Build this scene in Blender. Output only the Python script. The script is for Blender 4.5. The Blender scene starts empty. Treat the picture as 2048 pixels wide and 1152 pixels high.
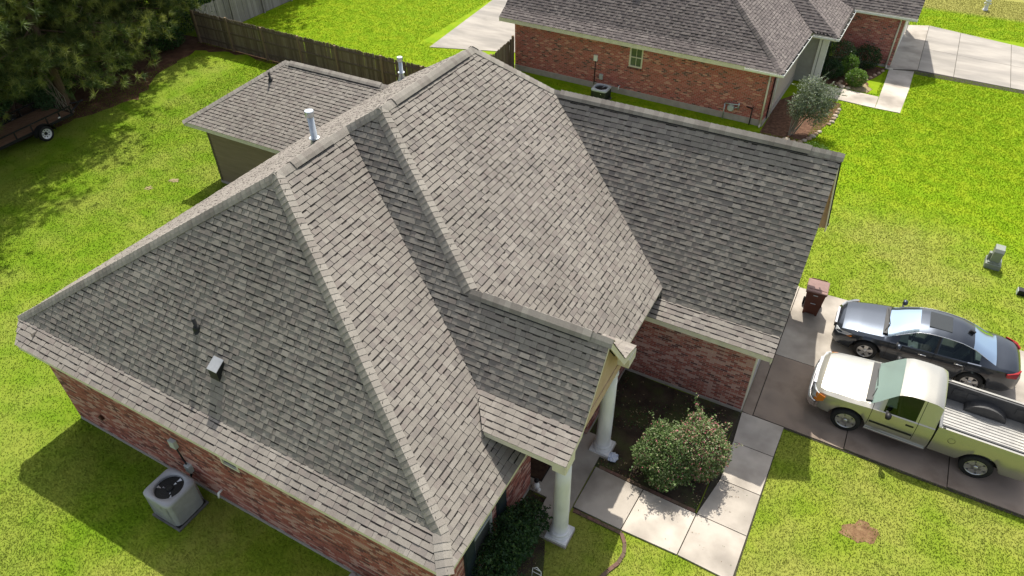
import bpy, math, random
import numpy as np
from mathutils import Vector, Matrix
random.seed(7)
RNG = np.random.default_rng(7)
SC = bpy.context.scene
COL = SC.collection
# ------------------------------------------------------------------ camera
CAM_POS = Vector((7.4929, -11.4509, 15.7708))
YAW, PITCH, ROLL, FPX = 2.0780, 0.7005, -0.0112, 1410.92
def make_camera():
    d = Vector((math.cos(YAW)*math.cos(PITCH), math.sin(YAW)*math.cos(PITCH), -math.sin(PITCH)))
    r = d.cross(Vector((0, 0, 1))).normalized(); u = r.cross(d)
    r2 = math.cos(ROLL)*r + math.sin(ROLL)*u; u2 = -math.sin(ROLL)*r + math.cos(ROLL)*u
    m = Matrix(((r2.x, u2.x, -d.x, CAM_POS.x), (r2.y, u2.y, -d.y, CAM_POS.y), (r2.z, u2.z, -d.z, CAM_POS.z), (0, 0, 0, 1)))
    cd = bpy.data.cameras.new('camera'); co = bpy.data.objects.new('camera', cd); COL.objects.link(co)
    co.matrix_world = m; cd.sensor_width = 36.0; cd.lens = FPX/2048*36.0; cd.clip_start = .1; cd.clip_end = 2000
    SC.camera = co
make_camera()
# ------------------------------------------------------------------ light
SUN_TO = Vector((-0.255, 0.625, 1.0)).normalized()
SUN_EL = math.asin(SUN_TO.z); SUN_AZ = math.atan2(SUN_TO.y, SUN_TO.x)
world = bpy.data.worlds.new('World'); SC.world = world; world.use_nodes = True
wn = world.node_tree; bg = wn.nodes['Background']
sky = wn.nodes.new('ShaderNodeTexSky'); sky.sky_type = 'NISHITA'; sky.sun_disc = False
sky.sun_elevation = SUN_EL; sky.sun_rotation = math.pi/2 - SUN_AZ
sky.air_density = 1.0; sky.dust_density = 3.0; sky.ozone_density = 1.0
hs = wn.nodes.new('ShaderNodeHueSaturation'); hs.inputs['Saturation'].default_value = .5   # thin bright cloud pales the blue
wn.links.new(sky.outputs[0], hs.inputs['Color']); wn.links.new(hs.outputs[0], bg.inputs[0]); bg.inputs[1].default_value = 0.125
sl = bpy.data.lights.new('sun', 'SUN'); sl.energy = 3.9; sl.angle = math.radians(.53); sl.color = (1.0, .95, .86)
so = bpy.data.objects.new('sun', sl); COL.objects.link(so); so.rotation_euler = SUN_TO.to_track_quat('Z', 'Y').to_euler(); so.location = (0, 0, 40)
SC.view_settings.view_transform = 'Standard'; SC.view_settings.look = 'None'; SC.view_settings.exposure = 0.63; SC.view_settings.gamma = 1
try: SC.view_settings.use_curve_mapping = False
except Exception: pass
SC.render.engine = 'CYCLES'
# ------------------------------------------------------------------ materials
MATS = {}
def ramp_mat(name, stops, scale=5.0, detail=4.0, rough=.85, bump=0.0, bump_scale=None, metallic=0.0, coords='Object', stretch=None, spec=.3, big=None, coat=0.0, trans=0.0):
    """noise-driven colour between stops; big=(scale, strength, colour) adds a slow stain"""
    m = bpy.data.materials.new(name); m.use_nodes = True; nt = m.node_tree; N = nt.nodes; L = nt.links
    b = N['Principled BSDF']; b.inputs['Roughness'].default_value = rough; b.inputs['Metallic'].default_value = metallic
    b.inputs['Specular IOR Level'].default_value = spec
    if coat: b.inputs['Coat Weight'].default_value = coat; b.inputs['Coat Roughness'].default_value = .04
    if len(stops) == 1:
        b.inputs['Base Color'].default_value = (*stops[0], 1)
        if not bump:
            MATS[name] = m; return m
    if coords == 'World': src = N.new('ShaderNodeNewGeometry').outputs['Position']
    else: src = N.new('ShaderNodeTexCoord').outputs[coords]
    if stretch:
        mp = N.new('ShaderNodeMapping'); mp.inputs['Scale'].default_value = stretch; L.new(src, mp.inputs[0]); src = mp.outputs[0]
    no = N.new('ShaderNodeTexNoise'); no.inputs['Scale'].default_value = scale; no.inputs['Detail'].default_value = detail
    no.inputs['Roughness'].default_value = .6
    L.new(src, no.inputs['Vector'])
    if len(stops) > 1:
        cr = N.new('ShaderNodeValToRGB'); e = cr.color_ramp.elements
        lo, hi = .3, .7
        e[0].position = lo; e[0].color = (*stops[0], 1); e[1].position = hi; e[1].color = (*stops[-1], 1)
        for i in range(1, len(stops)-1):
            x = e.new(lo+(hi-lo)*i/(len(stops)-1)); x.color = (*stops[i], 1)
        L.new(no.outputs['Fac'], cr.inputs[0]); out = cr.outputs[0]
        if big:
            n2 = N.new('ShaderNodeTexNoise'); n2.inputs['Scale'].default_value = big[0]; n2.inputs['Detail'].default_value = 5
            L.new(src, n2.inputs['Vector'])
            r2 = N.new('ShaderNodeValToRGB'); r2.color_ramp.elements[0].position = .45; r2.color_ramp.elements[1].position = .68
            L.new(n2.outputs['Fac'], r2.inputs[0])
            mu = N.new('ShaderNodeMath'); mu.operation = 'MULTIPLY'; mu.inputs[1].default_value = big[1]; L.new(r2.outputs[0], mu.inputs[0])
            mx = N.new('ShaderNodeMix'); mx.data_type = 'RGBA'; L.new(mu.outputs[0], mx.inputs['Factor']); L.new(out, mx.inputs['A']); mx.inputs['B'].default_value = (*big[2], 1)
            out = mx.outputs['Result']
        L.new(out, b.inputs['Base Color'])
    if bump:
        nb = N.new('ShaderNodeTexNoise'); nb.inputs['Scale'].default_value = bump_scale or scale*4; nb.inputs['Detail'].default_value = 3
        L.new(src, nb.inputs['Vector'])
        bp = N.new('ShaderNodeBump'); bp.inputs['Strength'].default_value = bump; bp.inputs['Distance'].default_value = .02
        L.new(nb.outputs['Fac'], bp.inputs['Height']); L.new(bp.outputs[0], b.inputs['Normal'])
    MATS[name] = m
    return m
def vary(c, a, b): return [tuple(x*a for x in c), tuple(x*b for x in c)]
def leaf_mat(name, c, rough=.55, tr=.25):
    m = bpy.data.materials.new(name); m.use_nodes = True; nt = m.node_tree; N = nt.nodes; L = nt.links
    b = N['Principled BSDF']; b.inputs['Base Color'].default_value = (*c, 1); b.inputs['Roughness'].default_value = rough; b.inputs['Specular IOR Level'].default_value = .25
    t = N.new('ShaderNodeBsdfTranslucent'); t.inputs[0].default_value = (c[0]*1.2, c[1]*1.15, c[2]*.5, 1)
    mx = N.new('ShaderNodeMixShader'); mx.inputs[0].default_value = tr
    L.new(b.outputs[0], mx.inputs[1]); L.new(t.outputs[0], mx.inputs[2]); L.new(mx.outputs[0], N['Material Output'].inputs[0])
    MATS[name] = m; return m
# ------------------------------------------------------------------ mesh helpers
class MB:
    def __init__(s): s.v = []; s.f = []; s.m = []; s.sm = []
    def poly(s, pts, mi=0, smooth=False):
        n = len(s.v); s.v += [tuple(p) for p in pts]; s.f.append(tuple(range(n, n+len(pts)))); s.m.append(mi); s.sm.append(smooth)
    def box(s, a, b, mi=0, mat=None):
        (x0, y0, z0), (x1, y1, z1) = a, b
        P = [(x0,y0,z0),(x1,y0,z0),(x1,y1,z0),(x0,y1,z0),(x0,y0,z1),(x1,y0,z1),(x1,y1,z1),(x0,y1,z1)]
        if mat is not None: P = [tuple(mat @ Vector(p)) for p in P]
        n = len(s.v); s.v += P
        for q in ((0,3,2,1),(4,5,6,7),(0,1,5,4),(1,2,6,5),(2,3,7,6),(3,0,4,7)):
            s.f.append(tuple(n+i for i in q)); s.m.append(mi); s.sm.append(False)
    def prism(s, pts, d, mi=0):
        """pts: 3D polygon, d: extrusion vector"""
        n = len(s.v); k = len(pts); d = Vector(d)
        s.v += [tuple(p) for p in pts] + [tuple(Vector(p)+d) for p in pts]
        s.f.append(tuple(range(n+k-1, n-1, -1))); s.f.append(tuple(range(n+k, n+2*k))); s.m += [mi, mi]; s.sm += [False, False]
        for i in range(k):
            j = (i+1) % k; s.f.append((n+i, n+j, n+k+j, n+k+i)); s.m.append(mi); s.sm.append(False)
    def tube(s, p, q, r0, r1=None, n=8, mi=0, cap=True):
        r1 = r0 if r1 is None else r1; p = Vector(p); q = Vector(q); a = (q-p).normalized()
        x = a.orthogonal().normalized(); y = a.cross(x); b = len(s.v)
        for c, r in ((p, r0), (q, r1)):
            for i in range(n):
                t = 2*math.pi*i/n; s.v.append(tuple(c + x*(r*math.cos(t)) + y*(r*math.sin(t))))
        for i in range(n):
            j = (i+1) % n; s.f.append((b+i, b+j, b+n+j, b+n+i)); s.m.append(mi); s.sm.append(True)
        if cap:
            s.f.append(tuple(range(b+n-1, b-1, -1))); s.f.append(tuple(range(b+n, b+2*n))); s.m += [mi, mi]; s.sm += [False, False]
    def lathe(s, prof, c=(0,0,0), n=20, mi=0, axis='z', caps=True):
        b = len(s.v); k = len(prof); c = Vector(c)
        for r, h in prof:
            for i in range(n):
                t = 2*math.pi*i/n; a, e = r*math.cos(t), r*math.sin(t)
                o = Vector((a, e, h)) if axis == 'z' else (Vector((a, h, e)) if axis == 'y' else Vector((h, a, e)))
                s.v.append(tuple(c+o))
        for q in range(k-1):
            for i in range(n):
                j = (i+1) % n; s.f.append((b+q*n+i, b+q*n+j, b+(q+1)*n+j, b+(q+1)*n+i)); s.m.append(mi); s.sm.append(True)
        if caps:
            s.f.append(tuple(range(b, b+n))); s.f.append(tuple(range(b+(k-1)*n, b+k*n))); s.m += [mi, mi]; s.sm += [False, False]
    def mesh(s, name, mats):
        me = bpy.data.meshes.new(name); me.from_pydata(s.v, [], s.f)
        for m in (mats if isinstance(mats, (list, tuple)) else [mats]): me.materials.append(m)
        if len(s.f):
            me.polygons.foreach_set('material_index', s.m); me.polygons.foreach_set('use_smooth', s.sm)
        me.update(); return me
    def build(s, name, mats, parent=None, loc=None, recalc=False, bevel=0):
        me = s.mesh(name, mats)
        if recalc or bevel:
            import bmesh
            bm = bmesh.new(); bm.from_mesh(me)
            if recalc == 'merge': bmesh.ops.remove_doubles(bm, verts=bm.verts, dist=1e-4)
            bmesh.ops.recalc_face_normals(bm, faces=bm.faces)
            bm.to_mesh(me); bm.free()
        o = link(name, me, parent, loc)
        if bevel:
            md = o.modifiers.new('bevel', 'BEVEL'); md.width = bevel; md.segments = 2; md.limit_method = 'ANGLE'; md.angle_limit = .6
        return o
def link(name, data, parent=None, loc=None):
    o = bpy.data.objects.new(name, data); COL.objects.link(o)
    if parent is not None: o.parent = parent
    if loc is not None: o.location = loc
    return o
def thing(name, label, cat, loc=(0,0,0), rz=0, group=None):
    o = link(name, None, None, loc); o.rotation_euler = (0, 0, rz); o.empty_display_size = .3
    return tag(o, label, cat, group)
def tag(o, label=None, cat=None, group=None, kind=None):
    if label: o['label'] = label
    if cat: o['category'] = cat
    if group: o['group'] = group
    if kind: o['kind'] = kind
    return o
def np_mesh(name, V, nper, mats, mi=None, smooth=False):
    """V: (n*nper,3) unshared verts, faces of nper verts each"""
    n = len(V)//nper; me = bpy.data.meshes.new(name)
    me.vertices.add(len(V)); me.vertices.foreach_set('co', np.ascontiguousarray(V, dtype=np.float32).ravel())
    me.loops.add(len(V)); me.loops.foreach_set('vertex_index', np.arange(len(V), dtype=np.int32))
    me.polygons.add(n); me.polygons.foreach_set('loop_start', np.arange(0, len(V), nper, dtype=np.int32))
    for m in mats: me.materials.append(m)
    if mi is not None: me.polygons.foreach_set('material_index', np.asarray(mi, dtype=np.int32))
    me.update(calc_edges=True); me.validate(); return me
def score(p, n):
    v = CAM_POS - Vector(p); d = v.length
    return max(0.0, Vector(n).dot(v)/d)/(d*d)
def in_view(p):
    v = Vector(p)-CAM_POS
    d = Vector((math.cos(YAW)*math.cos(PITCH), math.sin(YAW)*math.cos(PITCH), -math.sin(PITCH)))
    r = d.cross(Vector((0, 0, 1))).normalized(); u = r.cross(d); w = v.dot(d)
    return w > 0 and abs(v.dot(r)/w*FPX) < 1024 and abs(v.dot(u)/w*FPX) < 576
# ------------------------------------------------------------------ brick facing
BRICKS = [ramp_mat('brick_red', [(.29,.088,.068),(.37,.13,.103)], 9, bump=.3, bump_scale=60, coords='Generated'),
          ramp_mat('brick_rust', [(.35,.13,.10),(.44,.18,.145)], 9, bump=.3, bump_scale=60, coords='Generated'),
          ramp_mat('brick_pale', [(.44,.245,.205),(.54,.33,.28)], 9, bump=.3, bump_scale=60, coords='Generated'),
          ramp_mat('brick_brown', [(.19,.072,.06),(.26,.105,.09)], 9, bump=.3, bump_scale=60, coords='Generated'),
          ramp_mat('brick_dark', [(.11,.05,.048),(.17,.075,.068)], 9, bump=.3, bump_scale=60, coords='Generated')]
BRICKS_RED = [ramp_mat('bright_brick_red', [(.37,.08,.064),(.45,.115,.092)], 9, coords='Generated'), ramp_mat('bright_brick_rust', [(.41,.108,.088),(.49,.155,.125)], 9, coords='Generated'), ramp_mat('bright_brick_pale', [(.55,.24,.18),(.64,.32,.25)], 9, coords='Generated'),
              ramp_mat('bright_brick_brown', [(.27,.075,.058),(.34,.11,.085)], 9, coords='Generated'), ramp_mat('bright_brick_dark', [(.10,.045,.042),(.16,.07,.062)], 9, coords='Generated')]
MORTAR = ramp_mat('mortar', [(.46,.385,.345),(.56,.48,.43)], 14, rough=.95)
BW, BH, BP = .2035, .0668, .007
def brick_wall(name, org, udir, ulen, z0, z1, nrm, holes, parent, pool, weights, mortar=True):
    """mortar sheet plus a list of bricks (recorded in pool); holes: (u0,u1,z0,z1)"""
    org = Vector(org); ud = Vector(udir).normalized(); nr = Vector(nrm)
    rows = int((z1-z0)/BH)
    h = (z1-z0)/rows; cols = max(1, round(ulen/BW)); w = ulen/cols
    for r in range(rows):
        zz = z0+r*h; off = -.5 if r % 2 else 0.0
        for c in range(cols+1):
            a = (c+off)*w; b = a+w
            a = max(a, 0.0); b = min(b, ulen)
            if b-a < .03: continue
            segs = [(a+.006, b-.006)]
            for (h0, h1, g0, g1) in holes:
                if zz+h > g0+.002 and zz < g1-.002:
                    ns = []
                    for (s0, s1) in segs:
                        if s1 <= h0 or s0 >= h1: ns.append((s0, s1))
                        else:
                            if h0-s0 > .03: ns.append((s0, h0-.004))
                            if s1-h1 > .03: ns.append((h1+.004, s1))
                    segs = ns
            for (s0, s1) in segs:
                p = org+ud*s0; p = Vector((p.x, p.y, org.z+zz+.006))
                pool.append((p, ud, nr, s1-s0, h-.014, random.choices(range(5), weights)[0], s1-s0 > .17))
def emit_bricks(pool, parent, nparts=300, xf=None, BRICKS=BRICKS):
    def wp(p): return xf @ p if xf else p
    def wnn(n): return (xf.to_3x3() @ n) if xf else n
    sc = [(-(score(wp(p+ud*w*.5), wnn(nr))*w*h) if (full and in_view(wp(p))) else 0.0, i) for i, (p, ud, nr, w, h, t, full) in enumerate(pool)]
    sc.sort(); chosen = {i for s, i in sc[:nparts] if s < 0}
    shared = {}; mb = MB()
    def shape(m, p, ud, nr, w, h, t):
        up = Vector((0, 0, 1)); o = p + nr*(.0); f = nr*BP*random.uniform(.75, 1.25)
        A, B, C, D = o, o+ud*w, o+ud*w+up*h, o+up*h
        m.poly([A+f, B+f, C+f, D+f], t); m.poly([A, B, B+f, A+f], t); m.poly([D+f, C+f, C, D], t); m.poly([A, A+f, D+f, D], t); m.poly([B, C, C+f, B+f], t)
    for i, (p, ud, nr, w, h, t, full) in enumerate(pool):
        if i in chosen:
            k = (round(w, 2), round(h, 3), t, tuple(round(x, 3) for x in nr))
            if k not in shared:
                q = MB(); shape(q, Vector((0, 0, 0)), ud, nr, w, h, 0); shared[k] = q.mesh('brick', BRICKS[t])
            link('brick', shared[k], parent, p)
        else: shape(mb, p, ud, nr, w, h, t)
    o = mb.build('brickwork', BRICKS, parent); o['kind'] = 'stuff'
# ------------------------------------------------------------------ shingles
def shingle_set(prefix, cols):
    return [ramp_mat(f'{prefix}_{i}', vary(c, .92, 1.08), 30, detail=3, rough=.95, bump=.25, bump_scale=120, coords='World', spec=.15, big=(.55,.42,tuple(x*.66 for x in c))) for i, c in enumerate(cols)]
SHEDGE = ramp_mat('shingle_cut_edge', [(.022,.02,.019),(.04,.037,.035)], 20, rough=1)
SHBAND = ramp_mat('painted_shadow_granules', [(.026,.023,.021),(.05,.045,.041)], 30, rough=1)  # dark granule band, deepened to paint in the shadow under each course
WIDTHS = [.09, .12, .15, .18, .23]
class Roof:
    def __init__(s, parent, mats, weights, expo=.143, tab=.024, nparts=300, xf=None):
        s.parent = parent; s.mats = mats; s.w = weights; s.e = expo; s.tab = tab; s.items = []; s.clip = MB(); s.n = nparts; s.xf = xf; s.decks = MB(); s.bands = True
    def plane(s, pts, eave_dir, deck=True, start=0.0, lift=.0):
        """pts polygon (3D, planar); eave_dir: along-eave direction"""
        P = [Vector(p) for p in pts]; u = Vector(eave_dir).normalized()
        n = Vector((0, 0, 0))
        for i in range(len(P)): n += P[i].cross(P[(i+1) % len(P)])
        n.normalize()
        if n.z < 0: n = -n
        u = (u - n*u.dot(n)).normalized()
        v = n.cross(u)
        if v.z < 0: v = -v; u = v.cross(n)
        o = min(P, key=lambda p: p.dot(v))
        Q = [((p-o).dot(u), (p-o).dot(v)) for p in P]
        if deck: s.decks.poly([p - n*.004 for p in (P if (P[1]-P[0]).cross(P[2]-P[1]).dot(n) > 0 else P[::-1])])
        def span(vv):
            xs = []
            for i in range(len(Q)):
                (x0, y0), (x1, y1) = Q[i], Q[(i+1) % len(Q)]
                if (y0 <= vv < y1) or (y1 <= vv < y0): xs.append(x0+(x1-x0)*(vv-y0)/(y1-y0))
            xs.sort(); return [(xs[i], xs[i+1]) for i in range(0, len(xs)-1, 2)]
        vmax = max(q[1] for q in Q); e = s.e; nc = int(math.ceil(vmax/e))
        up_o = o + n*lift
        for c in range(nc):
            v0 = c*e; v1 = min(v0+e, vmax)
            if v1-v0 < .02: continue
            sb = span(v0+.002); st = span(v1-.002)
            if not sb: sb = st
            for k, (a0, b0) in enumerate(sb):
                a1, b1 = st[min(k, len(st)-1)] if st else ((a0+b0)/2, (a0+b0)/2)
                lo, hi = min(a0, a1), max(b0, b1)
                x = lo - random.random()*.3; hi_t = random.random() < .5
                while x < hi:
                    w = random.choice(WIDTHS); hi_t = (not hi_t) if random.random() < .8 else hi_t
                    t = s.tab if hi_t else s.tab*.55
                    mi = random.choices(range(len(s.mats)), s.w)[0]
                    x0, x1 = x, x+w; x = x1
                    bl, br = max(x0, a0), min(x1, b0); tl, tr = max(x0, a1), min(x1, b1)
                    full = bl == x0 and br == x1 and tl == x0 and tr == x1 and v1-v0 > e*.98
                    if full: s.items.append((up_o+u*x0+v*v0, u, v, n, w, t, mi))
                    else:
                        if br-bl < .004 and tr-tl < .004: continue
                        bl = min(bl, br) if br < bl else bl; br = max(bl, br); tr = max(tl, tr)
                        s.shape(s.clip, up_o, u, v, n, (bl, br, tl, tr, v0, v1), t, mi)
    def shape(s, m, o, u, v, n, q, t, mi, edge=None):
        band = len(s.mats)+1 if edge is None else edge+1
        edge = len(s.mats) if edge is None else edge
        bl, br, tl, tr, v0, v1 = q; hi = t > s.tab*.8; t0 = .0085 if hi else .0005; t = .0135 + (.008 if hi else 0.0)
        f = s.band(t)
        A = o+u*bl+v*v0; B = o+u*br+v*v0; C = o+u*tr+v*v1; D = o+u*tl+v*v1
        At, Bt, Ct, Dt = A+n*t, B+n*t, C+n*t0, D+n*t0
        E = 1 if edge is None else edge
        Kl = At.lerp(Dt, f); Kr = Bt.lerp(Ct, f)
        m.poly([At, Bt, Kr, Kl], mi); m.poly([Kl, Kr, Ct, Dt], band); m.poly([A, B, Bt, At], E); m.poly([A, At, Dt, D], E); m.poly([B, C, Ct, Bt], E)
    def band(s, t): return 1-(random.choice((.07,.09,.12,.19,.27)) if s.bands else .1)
    def finish(s):
        def wp(p): return s.xf @ p if s.xf else p
        def wn(n): return (s.xf.to_3x3() @ n) if s.xf else n
        sc = sorted(((-(score(wp(p+v*.07), wn(n))*w) if in_view(wp(p)) else 0.0, i) for i, (p, u, v, n, w, t, mi) in enumerate(s.items)))
        ch = {i for q, i in sc[:s.n] if q < 0}; shared = {}
        for i, (p, u, v, n, w, t, mi) in enumerate(s.items):
            if i in ch:
                k = (w, t, mi)
                if k not in shared:
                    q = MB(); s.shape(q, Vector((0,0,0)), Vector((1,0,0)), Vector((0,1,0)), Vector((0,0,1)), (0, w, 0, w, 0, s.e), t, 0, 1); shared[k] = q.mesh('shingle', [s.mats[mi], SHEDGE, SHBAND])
                ob = link('shingle', shared[k], s.parent)
                M = Matrix((u, v, n)).transposed().to_4x4(); M.translation = p; ob.matrix_local = M
            else: s.shape(s.clip, p, u, v, n, (0, w, 0, w, 0, s.e), t, mi)
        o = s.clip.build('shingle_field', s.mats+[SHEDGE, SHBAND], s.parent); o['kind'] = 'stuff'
        s.decks.build('roof_deck', ROOFDECK, s.parent)
ROOFDECK = ramp_mat('roof_underlay', [(.045,.042,.04),(.07,.065,.06)], 8, rough=.95)
def plane_n(pts):
    P = [Vector(p) for p in pts]; n = (P[1]-P[0]).cross(P[2]-P[0]).normalized()
    return n if n.z > 0 else -n
class Caps:
    def __init__(s, parent, mats, nparts=300, xf=None): s.p = parent; s.mats = mats; s.items = []; s.n = nparts; s.xf = xf; s.w = [4, 4, 3, 2, 1][:len(mats)]
    def line(s, a, b, n1, n2, lift=.022, wing=.175, expo=.143):
        a = Vector(a); b = Vector(b); t = (b-a).normalized(); L = (b-a).length; k = max(1, round(L/expo)); e = L/k
        nn = (Vector(n1)+Vector(n2)).normalized()
        ds = []
        for n in (Vector(n1), Vector(n2)):
            d = n.cross(t).normalized()
            if d.dot(nn) > 0: d = -d
            ds.append((d, n))
        for i in range(k):
            s.items.append((a+t*(i*e), t, nn, ds, e, lift, wing))
    def shape(s, m, p, t, nn, ds, e, lift, wing, mi):
        hi = .013; le = e*1.35
        c0 = p + nn*(lift+hi+.012); c1 = p + t*le + nn*(lift+.008)
        for q, (d, n) in enumerate(ds):
            m0 = p + d*wing*.45 + n*(lift+hi+.004); m1 = p + t*le + d*wing*.45 + n*(lift+.004)
            w0 = p + d*wing + n*(lift*.7+hi); w1 = p + t*le + d*wing + n*(lift*.7+.003)
            m.poly([c0, c1, m1, m0], mi, True); m.poly([m0, m1, w1, w0], mi, True)
            g = n*(hi+.004)
            m.poly([c0, m0, m0-g, c0-g], mi); m.poly([m0, w0, w0-g, m0-g], mi); m.poly([w0, w1, w1-n*.006, w0-n*(hi+.006)], mi)
    def finish(s):
        def wp(p): return s.xf @ p if s.xf else p
        sc = sorted(((-score(wp(i[0]), i[2]) if in_view(wp(i[0])) else 0, k) for k, i in enumerate(s.items)))
        ch = {k for q, k in sc[:s.n] if q < 0}; mb = MB(); shared = {}
        for k, (p, t, nn, ds, e, l, w) in enumerate(s.items):
            mi = random.choices(range(len(s.mats)), s.w)[0]
            if k in ch:
                key = (tuple(round(x, 4) for x in t), round(e, 4), round(l, 4), tuple(round(x, 3) for x in nn), mi)
                if key not in shared:
                    q = MB(); s.shape(q, Vector((0,0,0)), t, nn, ds, e, l, w, 0); shared[key] = q.mesh('ridge_cap', s.mats[mi])
                link('ridge_cap', shared[key], s.p, p)
            else: s.shape(mb, p, t, nn, ds, e, l, w, mi)
        if mb.f:
            o = mb.build('ridge_cap_run', s.mats, s.p); o['kind'] = 'stuff'
# ------------------------------------------------------------------ shared house materials
FASCIA = ramp_mat('cream_trim', [(.60,.56,.46),(.70,.66,.56)], 4, rough=.6)
TANPANEL = ramp_mat('tan_panel', [(.46,.33,.22),(.54,.40,.28)], 3, rough=.8, bump=.1)
WHITE = ramp_mat('white_paint', [(.72,.72,.70),(.82,.82,.80)], 4, rough=.5)
COLW = ramp_mat('column_paint', [(.64,.635,.64),(.80,.795,.80)], 2.2, rough=.6, stretch=(1,1,.35), big=(3.0,.45,(.42,.43,.41)))
CONC = ramp_mat('slab_concrete', [(.34,.31,.27),(.44,.40,.35)], 3, rough=.9, bump=.15, bump_scale=80)
GALV = ramp_mat('galvanised_steel', [(.42,.46,.49),(.60,.64,.66)], 6, rough=.38, metallic=.75)
BLACKM = ramp_mat('black_metal', [(.012,.012,.013),(.03,.03,.03)], 8, rough=.45)
BLACKP = ramp_mat('black_plastic', [(.016,.016,.016)], rough=.5)
GREYBOX = ramp_mat('grey_box_paint', [(.42,.46,.44),(.52,.55,.53)], 6, rough=.5)
GLASSW = ramp_mat('window_glass', [(.05,.065,.06),(.10,.12,.11)], 1.2, rough=.06, spec=.6)
SCREEN = ramp_mat('window_screen', [(.055,.06,.055),(.085,.09,.085)], 50, rough=.6)
SHUTTER = ramp_mat('shutter_paint', [(.010,.018,.022),(.018,.028,.034)], 5, rough=.5)
SIDING = ramp_mat('olive_siding_paint', [(.20,.155,.095),(.25,.195,.125)], 4, rough=.75, stretch=(.3,.3,3))
BROWNWOOD = ramp_mat('stained_door', [(.05,.02,.01),(.11,.045,.02)], 6, rough=.45, stretch=(1,1,.2))
SOFFIT = ramp_mat('soffit_paint', [(.50,.44,.34),(.56,.50,.40)], 3, rough=.8)
def wall_panel(mb, org, ud, ln, z0, z1, holes, mi=0):
    org = Vector(org); ud = Vector(ud).normalized()
    us = sorted({0.0, ln, *[h[0] for h in holes], *[h[1] for h in holes]}); zs = sorted({z0, z1, *[h[2] for h in holes], *[h[3] for h in holes]})
    for i in range(len(us)-1):
        for j in range(len(zs)-1):
            cu, cz = (us[i]+us[i+1])/2, (zs[j]+zs[j+1])/2
            if any(h[0] < cu < h[1] and h[2] < cz < h[3] for h in holes): continue
            P = lambda u, z: (org.x+ud.x*u, org.y+ud.y*u, org.z+z)
            mb.poly([P(us[i], zs[j]), P(us[i+1], zs[j]), P(us[i+1], zs[j+1]), P(us[i], zs[j+1])], mi)
def window(parent, org, ud, nr, u0, u1, z0, z1, frame_mat, mull=(1,1), screen=False, sill_bricks=None, name='window', fw=.05):
    """frame with sash rail and panes set in a wall opening, as a part with sub-parts"""
    org = Vector(org); ud = Vector(ud); nr = Vector(nr); up = Vector((0,0,1)); inn = -nr
    P = lambda u, z, d: Vector((org.x, org.y, 0)) + ud*u + up*z + inn*d
    mb = MB()
    def bar(a0, a1, b0, b1, d0=-.012, d1=.06):
        mb.prism([P(a0,b0,d0), P(a1,b0,d0), P(a1,b1,d0), P(a0,b1,d0)], inn*(d1-d0))
    bar(u0, u0+fw, z0, z1); bar(u1-fw, u1, z0, z1); bar(u0+fw, u1-fw, z1-fw, z1); bar(u0+fw, u1-fw, z0, z0+fw)
    mid = (z0+z1)/2; bar(u0+fw, u1-fw, mid-.022, mid+.022, .0, .055)
    fr = mb.build(name, frame_mat, parent)
    nx = mull[0]
    if nx > 1:
        m2 = MB()
        for k in range(1, nx):
            c = u0+(u1-u0)*k/nx
            m2.prism([P(c-.01,z0+fw,.012), P(c+.01,z0+fw,.012), P(c+.01,mid-.022,.012), P(c-.01,mid-.022,.012)], inn*.02)
            m2.prism([P(c-.01,mid+.022,.012), P(c+.01,mid+.022,.012), P(c+.01,z1-fw,.012), P(c-.01,z1-fw,.012)], inn*.02)
        m2.build('glazing_bar', frame_mat, fr)
    for (a, b, mt) in ((z0+fw, mid-.022, SCREEN if screen else GLASSW), (mid+.022, z1-fw, GLASSW)):
        m3 = MB(); m3.poly([P(u0+fw,a,.035), P(u1-fw,a,.035), P(u1-fw,b,.035), P(u0+fw,b,.035)]); m3.build('pane', mt, fr)
    m4 = MB(); m4.poly([P(u0,z0,.12), P(u1,z0,.12), P(u1,z1,.12), P(u0,z1,.12)]); m4.build('reveal', BLACKM, fr)
    return fr
def rowlock(parent, org, ud, nr, u0, u1, z):
    """brick-on-edge sill: each brick one part"""
    n = max(1, round((u1-u0)/.078)); ud = Vector(ud); nr = Vector(nr)
    for k in range(n):
        a = u0+(u1-u0)*k/n; p = Vector((org[0], org[1], z)) + ud*(a+.004)
        mb = MB(); w = (u1-u0)/n-.008
        mb.prism([(0,0,0), tuple(ud*w), tuple(ud*w+Vector((0,0,.1))), (0,0,.1)], nr*.03)
        mb.build('sill_brick', BRICKS[random.choice((0,3,4,3))], parent, p)
# ------------------------------------------------------------------ main house
SH_M = shingle_set('weathered_shingle', [(.262,.238,.208),(.243,.220,.193),(.230,.202,.180),(.212,.190,.171),(.283,.258,.227)])
SH_W = [5, 5, 3.5, 2.2, 2.2]
CAP_M = shingle_set('ridge_cap_shingle', [(.285,.262,.23),(.31,.285,.25),(.265,.24,.212),(.24,.215,.19)])
house = thing('brick_house', 'single storey brick house under a grey shingle roof of several hips, filling the middle', 'house', (-1.5, 1.5, 0))
H = link('brick_house_origin', None) if False else house
HX = Matrix.Translation(house.location)
class _P: pass
def toH(o): o.location = o.location - house.location if o.parent is house else o.location
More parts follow.
